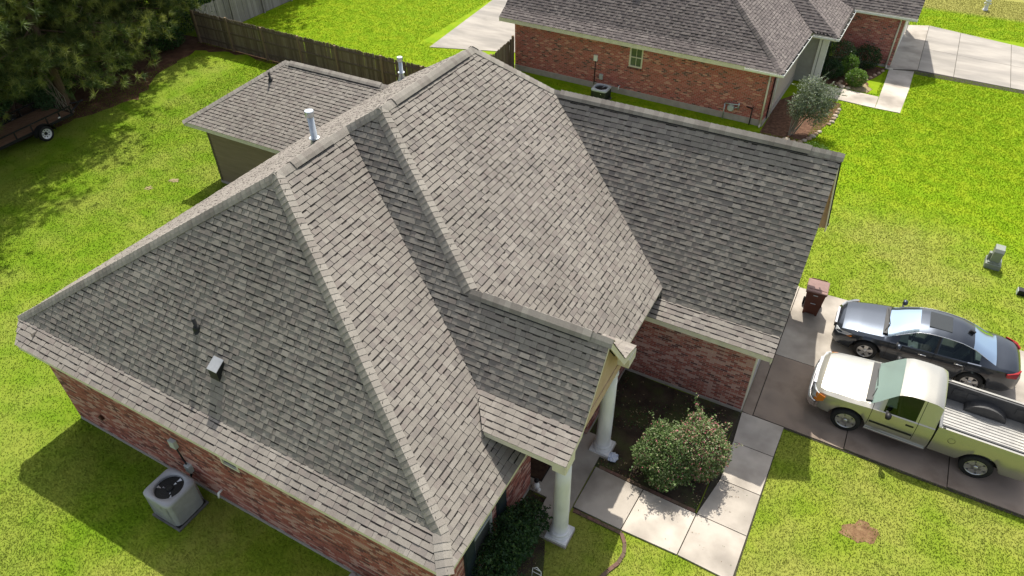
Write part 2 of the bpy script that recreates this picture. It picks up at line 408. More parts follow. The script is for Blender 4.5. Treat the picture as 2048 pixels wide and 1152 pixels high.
# parts are written in world coordinates; a helper Empty is avoided by shifting once at the end
A = dict(L0=(-10.11,-6.255,3.0), L1=(3.122,-6.255,3.0), B0=(-10.55,-5.70,3.335), B1=(2.671,-5.70,3.335), P1=(-3.424,-2.297,7.861), V1=(-3.424,.124,7.861),
    P2=(-2.622,.497,8.370), P4=(-2.622,4.66,8.370), P3=(.903,-1.476,5.675), P5=(4.253,-1.476,5.675), PB=(4.253,-2.659,4.06), Pe=(4.253,-3.454,3.773), Pe0=(2.30,-3.454,3.773),
    Vb=(1.695,-2.659,4.06), P6=(-.774,6.04,6.957), P7=(7.202,6.04,6.957), GB=(7.202,3.2,3.107), Ge=(7.202,2.64,2.827), Ge0=(3.70,2.64,2.827), Gb0=(3.95,3.2,3.107), F2a=(3.947,3.377,3.347))
V = {k: Vector(v) for k, v in A.items()}
roof = Roof(house, SH_M, SH_W)
X, Y = (1,0,0), (0,1,0)
roof.plane([V['L0'], V['L1'], V['B1'], V['B0']], X)
roof.plane([V['B0'], V['B1'], V['P1']], X)
roof.plane([V['L1'], (3.122,-1.95,3.0), (1.99,-1.95,3.842), V['Vb'], V['V1'], V['P1'], V['B1']], Y)
QV = V['V1'].lerp(V['Vb'], .5751)
roof.plane([V['P2'], V['V1'], QV, V['P3']], X); roof.plane([QV, V['Vb'], V['PB'], V['P5'], V['P3']], X)
roof.plane([V['Vb'], V['PB'], V['Pe'], V['Pe0']], X)
roof.plane([V['P3'], V['P5'], (4.253,-.293,4.06), (4.253,.50,3.773), (3.394,.50,3.773), ], X) if False else None
roof.plane([V['P3'], V['P5'], (4.253,-.293,4.06), (3.02,-.293,4.06)], X)
roof.plane([(3.02,-.293,4.06), (4.253,-.293,4.06), (4.253,.50,3.773), (3.394,.50,3.773)], X)
roof.plane([V['P2'], V['P3'], (3.02,-.293,4.06), (3.394,.50,3.773), (3.947,.56,3.347), V['F2a'], V['P6'], V['P4']], Y)
roof.plane([V['P6'], V['P7'], V['GB'], (4.02,3.2,3.107)], X)
roof.plane([V['Ge0'], V['Ge'], V['GB'], V['Gb0']], X)
roof.plane([V['B0'], V['P1'], V['V1'], (-10.55,.124,3.335)], Y); roof.plane([(-10.55,.124,3.335), V['V1'], V['P2'], V['P4'], (-10.55,10.2,3.335)], Y)
roof.plane([V['P4'], V['P6'], (-.739,9.76,3.0), (-10.2,9.76,3.0)], X)
roof.plane([V['P6'], V['P7'], (7.39,8.88,3.107), (-.739,8.88,3.107)], X)
roof.plane([(7.39,8.88,3.107), (7.40,9.44,2.827), (-.739,9.44,2.827), (-.739,8.88,3.107)], X)
# rear wing roof
WY0, WZ0, WS = 5.0, 2.69, .62
WA = Vector((-13.62,8.14,4.637)); WX0 = -16.74; WYR = 8.14; WX1 = -8.55
roof.plane([(WX0,WY0,WZ0), (WX1-1.2,WY0,WZ0), (WX1,WYR,4.637), tuple(WA)], X)
roof.plane([(WX0,2*WYR-WY0,WZ0), (WX1-1.2,2*WYR-WY0,WZ0), (WX1,WYR,4.637), tuple(WA)], X)
roof.plane([(WX0,WY0,WZ0), tuple(WA), (WX0,2*WYR-WY0,WZ0)], Y)
# ridge vents and caps
caps = Caps(house, CAP_M)
nL = plane_n([V['B0'],V['B1'],V['P1']]); nLf = plane_n([V['L0'],V['L1'],V['B1']]); nF1 = plane_n([V['L1'],V['V1'],V['P1']]); nB = plane_n([V['B0'],V['P1'],V['P4']])
nH2 = plane_n([V['P2'],V['P3'],V['P5']]); nF2 = plane_n([V['P2'],V['P3'],V['P6']]); nPN = plane_n([V['P3'],V['P5'],(4.253,-.293,4.06)])
nGS = plane_n([V['P6'],V['P7'],V['GB']]); nGN = plane_n([V['P6'],V['P7'],(7.202,8.88,3.107)]); nN = plane_n([V['P4'],V['P6'],(-.739,9.76,3.0)])
nWS = Vector((0,-WS,1)).normalized(); nWN = Vector((0,WS,1)).normalized(); nWW = plane_n([(WX0,WY0,WZ0), tuple(WA), (WX0,2*WYR-WY0,WZ0)])
caps.line(V['B0'], V['P1'], nL, nB); caps.line(V['L1']+Vector((-.04,.03,.02)), V['B1'], nLf, nF1); caps.line(V['B1'], V['P1'], nL, nF1)
caps.line(V['P3'], V['P2'], nH2, nF2); caps.line(V['V1'], V['P2'], nH2, nB); caps.line(V['P6'], V['P4'], nF2, nN); caps.line((-10.2,9.76,3.0), V['P4'], nB, nN)
caps.line((WX0,WY0,WZ0), WA, nWS, nWW)
def ridge(a, b, n1, n2, v0, v1, flip=False):
    """caps along a ridge; between fractions v0..v1 they sit on a raised vent"""
    a = Vector(a); b = Vector(b); q = lambda f: a.lerp(b, f)
    if flip: pass
    if v0 > 0: caps.line(q(0), q(v0), n1, n2)
    caps.line(q(v0), q(v1), n1, n2, lift=.058, wing=.17)
    if v1 < 1: caps.line(q(v1), q(1), n1, n2)
    t = (b-a).normalized(); nn = (Vector(n1)+Vector(n2)).normalized(); s0, s1 = q(v0), q(v1); mb = MB()
    for n in (Vector(n1), Vector(n2)):
        d = n.cross(t).normalized()
        if d.dot(nn) > 0: d = -d
        for s in (s0, s1): pass
        pr = [s0, s0+d*.20+n*.003, s0+d*.20+n*.030, s0+nn*.044]
        mb.prism(pr, s1-s0)
    mb.build('ridge_vent', BLACKP, house)
ridge(V['V1'], V['P1'], nB, nF1, .28, .78)
ridge(V['P4'], V['P2'], nB, nF2, .10, .88)
ridge(V['P3'], V['P5'], nH2, nPN, .10, .86)
ridge(V['P6'], V['P7'], nGS, nGN, .03, .90)
ridge(WA, (WX1,WYR,4.637), nWS, nWN, .06, .93)
caps.finish(); roof.finish()
# fascia boards, soffits, rakes
fb = MB(); sf = MB()
def fascia(a, b, out, h=.17, drop=.02, ov=.03):
    a = Vector(a); b = Vector(b); o = Vector(out); z = Vector((0,0,1))
    a2, b2 = a-o*ov-z*drop, b-o*ov-z*drop
    fb.prism([a2, b2, b2-z*h, a2-z*h], -o*.02)
fascia(V['L0'], V['L1'], (0,-1,0)); fascia(V['L1'], (3.122,-1.95,3.0), (1,0,0)); fascia(V['Pe0'], V['Pe'], (0,-1,0)); fascia((3.947,.56,3.347), V['F2a'], (1,0,0)); fascia(V['Ge0'], V['Ge'], (0,-1,0))
fascia((-10.55,-5.70,3.335), (-10.55,10.2,3.335), (-1,0,0)); fascia((WX0,WY0,WZ0), (WX1-1.2,WY0,WZ0), (0,-1,0)); fascia((WX0,WY0,WZ0), (WX0,2*WYR-WY0,WZ0), (-1,0,0))
fascia((4.253,.50,3.773), (3.394,.50,3.773), (0,1,0)); fascia((7.202,9.44,2.827), (-.7,9.44,2.827), (0,1,0))
def rake(pts, x, h=.2, th=.03):
    for a, b in zip(pts[:-1], pts[1:]):
        a = Vector((x-.012, a[1], a[2]-.02)); b = Vector((x-.012, b[1], b[2]-.02)); z = Vector((0,0,h))
        fb.prism([a, b, b-z, a-z], (-th,0,0))
rake([V['Pe'], V['PB'], V['P5']], 4.253); rake([V['P5'], (0,-.293,4.06), (0,.50,3.773)], 4.253)
rake([V['Ge'], V['GB'], V['P7']], 7.202); fb.prism([(7.17,6.06,6.90), (7.36,8.88,3.07), (7.37,9.42,2.79), (7.37,9.42,2.60), (7.36,8.86,2.88), (7.17,6.06,6.70)], (-.025,0,0))
ff = MB(); ff.prism([(7.16,6.1,6.80), (7.34,8.86,3.03), (6.84,8.86,3.03), (6.84,6.1,6.80)], (0,-.012,-.012)); ff.prism([(7.34,8.86,3.03), (7.35,9.4,2.76), (6.84,9.4,2.76), (6.84,8.86,3.03)], (0,-.012,-.012)); ff.build('rake_soffit', TANPANEL, house)
fb.prism([(-10.10,-6.23,2.97), (-10.53,-5.70,3.31), (-10.53,-5.70,3.12), (-10.10,-6.23,2.80)], (.03,0,0))
fb.build('fascia', FASCIA, house)
sf.prism([(-10.05,-6.2,2.83), (3.07,-6.2,2.83), (3.07,-5.95,2.83), (-10.05,-5.95,2.83)], (0,0,.012))
sf.prism([(2.65,-6.2,2.83), (3.07,-6.2,2.83), (3.07,-1.95,2.83), (2.65,-1.95,2.83)], (0,0,-.012))
sf.prism([(3.28,2.68,2.66), (7.15,2.68,2.66), (7.15,3.17,2.66), (3.28,3.17,2.66)], (0,0,.012))
sf.prism([(3.26,.56,3.17), (3.9,.56,3.17), (3.9,3.2,3.17), (3.26,3.2,3.17)], (0,0,.012))
sf.prism([(-10.5,-5.7,3.14), (-9.66,-5.7,3.14), (-9.66,10.1,3.14), (-10.5,10.1,3.14)], (0,0,.012))
# boxed cornice return at the porch gable and garage gable
sf.build('soffit', SOFFIT, house)
cr = MB(); cr.box((3.93,.02,3.44), (4.27,.47,3.72)); cr.box((3.93,-3.42,3.44), (4.235,-2.95,3.74)); cr.build('cornice_return', FASCIA, house)
# gable panels
g = MB()
zp = lambda y: 5.675-abs(y+1.476)*1.366
g.prism([(3.98,-3.2,3.40), (3.98,.25,3.40), (3.98,.25,3.72), (3.98,-.293,4.0), (3.98,-1.476,5.60), (3.98,-2.659,4.0), (3.98,-3.2,3.72)], (-.12,0,0))
g.build('porch_gable', TANPANEL, house)
g = MB(); g.prism([(6.83,3.16,2.75), (6.83,8.92,2.75), (6.83,8.92,2.93), (6.83,6.04,6.83), (6.83,3.16,2.93)], (-.1,0,0)); g.build('garage_gable', TANPANEL, house)
# porch beam and ceiling
g = MB(); g.box((3.72,-3.1,3.12), (4.0,.3,3.42)); g.box((1.9,-3.1,3.12), (3.72,-2.85,3.42)); g.build('porch_beam', TANPANEL, house)
g = MB(); g.box((1.6,-2.85,3.36), (3.72,.3,3.40)); g.build('porch_ceiling', SOFFIT, house)
# columns
def column(x, y):
    mb = MB()
    mb.lathe([(.192,.30),(.195,.6),(.192,1.4),(.184,2.2),(.172,3.0)], (x,y,0), 24)
    sh = mb.build('column', COLW, house)
    b = MB(); b.lathe([(.255,.14),(.26,.19),(.235,.22),(.215,.235),(.235,.25),(.24,.285),(.2,.31)], (x,y,0), 24); b.build('base_ring', COLW, sh)
    b = MB(); b.box((x-.275,y-.275,.05), (x+.275,y+.275,.14)); b.build('plinth', COLW, sh)
    b = MB(); b.lathe([(.172,2.98),(.195,3.0),(.195,3.04),(.18,3.12)], (x,y,0), 24); b.build('capital', COLW, sh)
column(3.93, -2.78); column(3.83, .10)
# brick walls
pool = []; wm = MB(); W_M = [3.4, 3.2, 3.6, 2, .9]
WLH = [(6.29,6.86,1.98,2.74)]
wall_panel(wm, (-9.69,-5.97,0), X, 12.36, .14, 2.95, WLH); brick_wall('left', (-9.69,-5.97,0), X, 12.36, .14, 2.93, (0,-1,0), WLH, house, pool, W_M)
WFH = [(1.31,2.12,.53,2.3)]
wall_panel(wm, (2.67,-5.97,0), Y, 4.05, .14, 2.95, WFH); brick_wall('front', (2.67,-5.97,0), Y, 4.05, .14, 2.93, (1,0,0), WFH, house, pool, W_M)
wall_panel(wm, (1.6,-1.92,0), X, 1.07, .05, 3.36, []); wall_panel(wm, (1.6,-1.92,0), Y, 2.22, .05, 3.36, [(.5,1.5,.08,2.2)])
wall_panel(wm, (1.6,.3,0), X, 1.68, .05, 3.36, []); brick_wall('entry', (1.6,.3,0), X, 1.68, .05, 3.3, (0,-1,0), [], house, pool, W_M)
EH = [(.95,1.75,.75,2.2)]
wall_panel(wm, (3.28,.3,0), Y, 2.86, -.06, 3.25, EH); brick_wall('dining', (3.28,.3,0), Y, 2.86, .1, 3.2, (1,0,0), EH, house, pool, W_M)
wall_panel(wm, (3.28,3.157,0), X, 3.52, -.06, 2.76, []); brick_wall('garage', (3.28,3.157,0), X, 3.52, .10, 2.74, (0,-1,0), [], house, pool, W_M)
wall_panel(wm, (6.80,3.157,0), Y, 5.8, -.06, 2.8, [(.5,5.3,-.06,2.3)])
wall_panel(wm, (6.80,8.957,0), (-1,0,0), 16.49, -.06, 2.95, []); wall_panel(wm, (-9.69,9.4,0), (0,-1,0), 15.37, .1, 3.3, [])
wm.build('wall', MORTAR, house)
emit_bricks(pool, house)
sl_ = MB(); sl_.prism([(-9.68,-5.99,-.05),(2.69,-5.99,-.05),(2.69,-1.9,-.05),(1.62,-1.9,-.05),(1.62,.3,-.05),(3.30,.3,-.05),(3.30,3.13,-.05),(6.83,3.13,-.05),(6.83,8.95,-.05),(-9.68,8.95,-.05)], (0,0,.148)); sl_.build('foundation', CONC, house, recalc=True)
window(house, (-9.69,-5.97), Vector(X), Vector((0,-1,0)), 6.29, 6.86, 1.98, 2.74, FASCIA)
rowlock(house, (-9.69,-5.97), X, (0,-1,0), 6.24, 6.91, 1.87)
window(house, (2.67,-5.97), Vector(Y), Vector((1,0,0)), 1.31, 2.12, .53, 2.3, GREYBOX, screen=True)
rowlock(house, (2.67,-5.97), Y, (1,0,0), 1.27, 2.16, .42)
window(house, (3.28,.3), Vector(Y), Vector((1,0,0)), .95, 1.75, .75, 2.2, WHITE, mull=(2,1))
for y0 in (-5.09, -3.66):
    mb = MB(); mb.box((2.682,y0,.12), (2.715,y0+.43,2.4)); sh = mb.build('shutter', SHUTTER, house)
    for k in range(30):
        b = MB(); z = .2+k*.07; b.prism([(2.715,y0+.05,z), (2.715,y0+.05,z+.055), (2.733,y0+.05,z)], (0,.33,0)); b.build('louvre', SHUTTER, sh)
# front door in the porch recess
d = MB(); d.box((1.60,-1.42,.08), (1.66,-.42,2.2)); dr = d.build('front_door', BROWNWOOD, house)
for (a, b) in ((.2,.9),(1.05,2.05)):
    for c in (-1.32,-.87):
        q = MB(); q.box((1.66,c,a), (1.672,c+.36,b)); q.build('door_panel', BROWNWOOD, dr)
q = MB(); q.tube((1.66,-.52,1.05), (1.72,-.52,1.05), .025); q.build('door_knob', GALV, dr)
# garage door
q = MB(); q.box((6.74,3.66,-.05), (6.77,8.45,2.3)); gd = q.build('garage_door', WHITE, house)
for k in range(4):
    for c in range(8):
        q = MB(); q.box((6.77,3.72+c*.59,.02+k*.58), (6.782,3.72+c*.59+.5,.02+k*.58+.47)); q.build('door_panel', WHITE, gd)
q = MB(); q.box((6.80,3.17,-.05), (6.825,3.36,2.65)); q.box((6.802,3.56,-.05), (6.83,3.66,2.35)); q.build('corner_trim', FASCIA, house)
# rear wing
q = MB(); wx, wy = -15.75, 5.25
q.box((wx, wy, 0), (-9.69, 2*WYR-wy, 2.6)); rw = q.build('rear_wing', SIDING, house)
for k in range(17):
    b = MB(); z = .14+k*.145
    b.prism([(wx+.05,wy,z), (wx+.05,wy-.024,z), (wx+.05,wy-.006,z+.147), (wx+.05,wy,z+.147)], (6.0,0,0)); b.build('siding_board', SIDING, rw)
b = MB(); b.box((wx-.03,wy-.035,0), (wx+.07,wy+.05,2.58)); b.build('corner_board', ramp_mat('olive_trim', [(.12,.10,.06)], rough=.7), rw)
b = MB(); b.box((wx-.05,wy-.04,-.02), (-9.7,wy+.2,.12)); b.build('wing_footing', CONC, rw)
# roof fixtures
def plane_left(x, y): return 7.861+1.33*(y+2.297)
def flue(x, y, z, h, r, cone):
    mb = MB(); mb.lathe([(r,-.1),(r,h)], (x,y,z), 16); f = mb.build('flue_pipe', GALV, house)
    b = MB(); b.lathe([(r*1.02,h),(r*1.35,h+.02),(r*1.4,h+.15),(r*1.3,h+.17)], (x,y,z), 18); b.build('flue_cap', GALV, f)
    b = MB(); b.lathe([(r*(2.6 if cone else 1.7),-.16),(r*1.15,.22 if cone else .1),(r*1.6,.26 if cone else .12),(r*1.6,.29 if cone else .14)], (x,y,z), 16); b.build('storm_collar', GALV, f)
ZB = lambda x: 3.335+.635*(x+10.55)
FL1 = (-4.90,.46); FL2 = (-7.88,8.14)
flue(FL1[0], FL1[1], ZB(FL1[0]), .72, .085, False); flue(FL2[0], FL2[1], ZB(FL2[0]), .68, .075, True)
def boot(x, y, z, h):
    b = MB(); b.lathe([(.045,0),(.045,h)], (x,y,z), 12); p = b.build('vent_pipe', BLACKP, house)
    c = MB(); c.lathe([(.1,-.1),(.09,.06),(.055,.12)], (x,y,z), 14); c.build('pipe_boot', BLACKP, p)
boot(-4.52, -4.66, plane_left(0,-4.66), .34); boot(-13.75, 7.3, WZ0+WS*(7.3-WY0), .36)
bx = MB(); x0, y0 = -3.64, -5.05; z0 = plane_left(0, y0)
bx.prism([(x0-.14,y0-.16,z0-.21), (x0-.14,y0+.10,z0+.13), (x0-.14,y0+.10,z0+.25), (x0-.14,y0-.16,z0+.10)], (.28,0,0)); rv = bx.build('roof_vent', BLACKM, house)
b = MB(); b.prism([(x0-.15,y0-.175,z0+.10), (x0-.15,y0+.105,z0+.26), (x0-.15,y0+.105,z0+.275), (x0-.15,y0-.175,z0+.115)], (.30,0,0)); b.build('vent_hood', ramp_mat('vent_hood_metal', [(.33,.34,.35),(.4,.41,.42)], 5, rough=.35, metallic=.3), rv)
# wall fixtures on the left wall
def gbox(x, z, w, h, d=.1, y=-5.97, m=GREYBOX, name='meter_box', parent=house, nrm=-1):
    b = MB(); b.box((x-w/2, y-d if nrm < 0 else y, z), (x+w/2, y if nrm < 0 else y+d, z+h)); return b.build(name, m, parent, bevel=.008)
gbox(-5.12, 1.58, .2, .26, .11, name='disconnect_box'); gbox(-4.93, .72, .18, .26, .12, name='disconnect_box')
b = MB(); b.tube((-5.1,-6.02,1.58), (-4.98,-6.03,1.05), .022); b.tube((-4.98,-6.03,1.05), (-4.95,-6.03,.6), .022); b.tube((-4.95,-6.03,.6), (-4.85,-6.2,.5), .03); b.build('conduit', BLACKP, house)
b = MB(); b.lathe([(.075,-6.05),(.085,-5.98)], (-8.3,0,.86), 16, axis='y'); b.build('dryer_vent', ramp_mat('rust_brown_vent', [(.10,.05,.03)], rough=.7), house)
b = MB(); b.tube((-3.97,-5.96,.5), (-3.97,-6.1,.5), .03); b.tube((-3.97,-6.09,.5), (-3.97,-6.12,.36), .03); b.build('drain_spout', WHITE, house)
b = MB(); b.tube((-10.43,3.2,2.9), (-9.75,3.2,2.6), .04); b.tube((-9.75,3.2,2.6), (-9.75,3.2,.1), .04); b.build('downspout', FASCIA, house)
# ------------------------------------------------------------------ neighbour's house (local frame at its front corner)
NROT = math.radians(-2.0)
nb = thing('brick_house', 'red brick neighbouring house with brown shingles and white gutters, cut by the top edge', 'house', (3.12, 20.86, 0), NROT)
NXF = Matrix.Translation((3.12, 20.86, 0)) @ Matrix.Rotation(NROT, 4, 'Z')
SH_N = shingle_set('brown_shingle', [(.185,.16,.152),(.16,.138,.132),(.20,.175,.165),(.138,.12,.116),(.225,.198,.184)])
nr_ = Roof(nb, SH_N, [4,4,3,2,2], tab=.018, nparts=300, xf=NXF)
zf = lambda x: 2.85+(.45-x)*.68
E0, E1 = Vector((-14.2,-.45,2.85)), Vector((.45,-.45,2.85)); EB0, EB1 = Vector((-14.14,.07,3.25)), Vector((-.14,.07,3.25)); AP = Vector((-5.75,3.45,7.07)); AP0 = Vector((-13.7,3.45,7.07))
nr_.plane([E0, E1, EB1, EB0], X); nr_.plane([EB0, EB1, AP, AP0], X)
nr_.plane([E1, (.45,9.9,2.85), (-5.75,9.9,7.07), tuple(AP), EB1], Y)
PA = Vector((-2.5,7.5,5.3)); PV = Vector((-3.15,7.5,5.3)); PC = Vector((1.7,5.2,2.8)); PD = Vector((1.62,9.8,2.8))
nr_.plane([(.45,5.2,2.85), tuple(PC), tuple(PA), tuple(PV)], X, lift=.03); nr_.plane([PC, PD, PA], Y); nr_.plane([PD, (.45,9.8,2.85), tuple(PV), tuple(PA)], X)
nr_.plane([(1.0,9.75,2.87), (4.7,9.75,2.87), (4.7,13.4,6.7), (-4.0,13.4,6.7)], X); nr_.plane([(1.0,17.05,2.87), (4.7,17.05,2.87), (4.7,13.4,6.7), (-4.0,13.4,6.7)], X)
nr_.plane([(-14.2,7.35,2.85), (-5.75,7.35,2.85), tuple(AP), tuple(AP0)], X)
nr_.finish()
nc = Caps(nb, [SH_N[2], SH_N[0], SH_N[3]], 200, NXF)
nS = Vector((0,-1.13,1)).normalized(); nSf = Vector((0,-.77,1)).normalized(); nFr = Vector((.68,0,1)).normalized(); nPS = Vector((0,-1.08,1)).normalized(); nPF = Vector((.6,0,1)).normalized()
nc.line(E1, EB1, nSf, nFr); nc.line(EB1, AP, nS, nFr); nc.line(PC, PA, nPS, nPF); nc.line(AP0, AP, nS, -nS*0+Vector((0,1.1,1)).normalized())
nc.finish()
mb = MB()
mb.prism([(-14.17,-.43,2.84), (.43,-.43,2.84), (.43,-.43,2.64), (-14.17,-.43,2.64)], (0,.025,0)); mb.prism([(.43,-.43,2.84), (.43,5.2,2.84), (.43,5.2,2.66), (.43,-.43,2.66)], (-.025,0,0))
mb.prism([(.5,5.23,2.79), (1.67,5.23,2.79), (1.67,5.23,2.6), (.5,5.23,2.6)], (0,.025,0)); mb.prism([(1.67,5.23,2.79), (1.6,9.75,2.79), (1.6,9.75,2.6), (1.67,5.23,2.6)], (-.025,0,0))
mb.prism([(1.2,9.78,2.86), (4.67,9.78,2.86), (4.67,9.78,2.67), (1.2,9.78,2.67)], (0,.025,0))
mb.prism([(4.69,9.75,2.85), (4.69,13.4,6.68), (4.69,13.4,6.48), (4.69,9.75,2.65)], (-.03,0,0))
mb.prism([(-14.19,-.45,2.83), (-14.13,.07,3.23), (-13.7,3.45,7.05), (-13.7,3.45,6.8), (-14.13,.07,3.0), (-14.19,-.45,2.63)], (.03,0,0))
mb.build('fascia', FASCIA, nb)
mb = MB(); mb.box((-14.1,-.42,2.66), (.42,.02,2.68)); mb.box((0,.0,2.66), (.42,5.2,2.68)); mb.box((.5,5.25,2.6), (1.65,6.1,2.63)); mb.box((1.2,9.8,2.68), (4.66,10.2,2.70)); mb.build('soffit', SOFFIT, nb)
def gutter(a, b, out, n):
    a = Vector(a); b = Vector(b); o = Vector(out); z = Vector((0,0,1)); m = MB()
    m.prism([a+o*.10, b+o*.10, b+o*.10+z*.09, a+o*.10+z*.09], o*.012); m.prism([a, b, b+o*.10, a+o*.10], -z*.012)
    m.prism([a, a+o*.11, a+o*.11+z*.09, a+z*.09], (a-b).normalized()*.012); m.prism([b, b+o*.11, b+o*.11+z*.09, b+z*.09], (b-a).normalized()*.012)
    for k in range(n):
        p = a.lerp(b, (k+.5)/n); t = (b-a).normalized()*.02; m.prism([p-t+z*.075, p+t+z*.075, p+t+o*.1+z*.075, p-t+o*.1+z*.075], z*.012)
    g = m.build('gutter', WHITE, nb)
    m = MB(); m.prism([a+z*.02, b+z*.02, b+o*.1+z*.02, a+o*.1+z*.02], z*.01); m.build('gutter_trough', BLACKP, g)
gutter((.44,-.42,2.72), (.44,4.85,2.72), (1,0,0), 5); gutter((-1.2,-.44,2.72), (.54,-.44,2.72), (0,-1,0), 0); gutter((.55,5.22,2.68), (1.78,5.22,2.68), (0,-1,0), 0); gutter((1.68,5.3,2.68), (1.62,9.7,2.68), (1,0,0), 5); gutter((1.65,9.77,2.74), (4.7,9.77,2.74), (0,-1,0), 0)
npool = []; NW = [5, 4, 1.5, 2.6, 1.1]; wm = MB()
NH = [(6.57,7.26,1.52,2.52)]
wall_panel(wm, (-13.5,0,0), X, 13.5, .28, 2.75, NH); brick_wall('n', (-13.5,0,0), X, 13.5, .30, 2.66, (0,-1,0), NH, nb, npool, NW)
wall_panel(wm, (0,0,0), Y, 6.0, .28, 2.75, [(1.0,1.6,.5,2.3)]); brick_wall('n', (0,0,0), Y, 1.0, .3, 2.66, (1,0,0), [], nb, npool, NW)
wall_panel(wm, (1.2,10.2,0), X, 2.95, .1, 2.8, []); brick_wall('n', (1.2,10.2,0), X, 2.95, .12, 2.68, (0,-1,0), [], nb, npool, NW)
wall_panel(wm, (4.15,10.2,0), Y, 6.5, .1, 2.8, [(.6,5.6,.1,2.3)]); brick_wall('n', (4.15,10.2,0), Y, .6, .12, 2.68, (1,0,0), [], nb, npool, NW)
wall_panel(wm, (-13.5,0,0), Y, 9.9, .1, 2.8, []); wall_panel(wm, (-13.5,7.0,0), X, 13.5, .1, 2.8, [])
wm.build('wall', MORTAR, nb); emit_bricks(npool, nb, 300, NXF, BRICKS_RED)
mb = MB(); mb.prism([(-13.52,-.04,-.05),(.03,-.04,-.05),(.03,6.2,-.05),(-.3,6.2,-.05),(-.3,.5,-.05),(-13.52,.5,-.05)], (0,0,.33)); mb.build('foundation', CONC, nb, recalc=True); mb = MB(); mb.box((1.18,10.17,-.05), (4.17,10.6,.11)); mb.build('foundation', CONC, nb)
STUCCO = ramp_mat('grey_stucco', [(.30,.30,.28),(.36,.36,.34)], 3, rough=.9, bump=.2, bump_scale=60)
mb = MB(); mb.box((-.2,6.0,.02), (1.0,6.15,2.6)); mb.box((.85,6.15,.02), (1.0,9.6,2.6)); mb.build('stucco_wall', STUCCO, nb)
mb = MB(); mb.box((.80,5.93,.0), (.92,6.02,2.6)); mb.box((.96,5.95,.0), (1.25,6.2,2.6)); mb.box((.94,5.9,.0), (1.28,6.22,.18)); mb.build('pilaster', WHITE, nb)
window(nb, (-13.5,0), Vector(X), Vector((0,-1,0)), 6.57, 7.26, 1.52, 2.52, FASCIA, mull=(2,1), fw=.07)
rowlock(nb, (-13.5,0), X, (0,-1,0), 6.5, 7.33, 1.41)
window(nb, (0,0), Vector(Y), Vector((1,0,0)), 1.0, 1.6, .5, 2.3, WHITE)
def spout(pts, m=FASCIA, w=.075):
    b = MB()
    for p, q in zip(pts[:-1], pts[1:]): b.tube(p, q, w*.62, n=6)
    b.build('downspout', m, nb)
spout([(-.12,-.4,2.72), (-.1,-.07,2.5), (-.07,-.07,.12), (-.05,-.25,.05)]); spout([(.04,.5,2.7), (.05,.5,.2)], BLACKP, .05); spout([(.10,.75,2.65),(.10,.75,.2)], WHITE, .045)
spout([(3.92,9.8,2.72), (3.95,10.12,2.5), (3.95,10.12,.15), (4.0,9.9,.05), (4.35,9.9,.04)])
mb = MB(); mb.box((4.152,10.2,.1), (4.19,10.45,2.7)); mb.box((4.152,15.8,.1), (4.19,16.1,2.6)); mb.build('corner_trim', FASCIA, nb)
mb = MB(); mb.box((4.10,10.8,.1), (4.13,15.8,2.3)); mb.build('garage_door', WHITE, nb)
gbox(-8.72, 1.45, .2, .3, .1, 0, WHITE, 'disconnect_box', nb); gbox(-8.35, .55, .19, .28, .1, 0, GREYBOX, 'disconnect_box', nb)
mb = MB(); mb.tube((-8.72,-.04,1.45), (-8.74,-.04,.2), .022); mb.build('conduit', BLACKP, nb)
mb = MB(); mb.tube((-7.3,-.01,.42), (-7.3,-.16,.42), .028); mb.tube((-7.3,-.15,.42), (-7.3,-.19,.27), .028); mb.build('drain_spout', WHITE, nb)
mb = MB(); mb.lathe([(.14,-.18),(.17,-.14),(.17,-.05),(.1,0)], (-1.55,0,.62), 18, axis='y'); gm = mb.build('gas_meter', GREYBOX, nb)
b = MB(); b.tube((-1.85,-.12,-.1), (-1.85,-.12,.8), .025); b.tube((-1.85,-.12,.8), (-1.2,-.12,.85), .03); b.tube((-1.2,-.12,.6), (-1.2,-.12,.95), .035); b.tube((-1.35,-.12,.68), (-1.15,-.02,.68), .03); b.build('pipe_run', GALV, gm)
mb = MB(); mb.tube((-.55,-.12,0), (-.55,-.12,.82), .028); mb.tube((-.55,-.12,.82), (-.85,-.04,.82), .03); mb.tube((-.62,-.16,.8), (-.5,-.16,.92), .02); mb.build('water_pipe', BLACKP, nb)
mb = MB(); mb.prism([(-7.52,1.15,4.2), (-7.52,1.42,4.78), (-7.52,1.42,4.98), (-7.52,1.15,4.62)], (.34,0,0)); mb.build('roof_vent', BLACKM, nb)
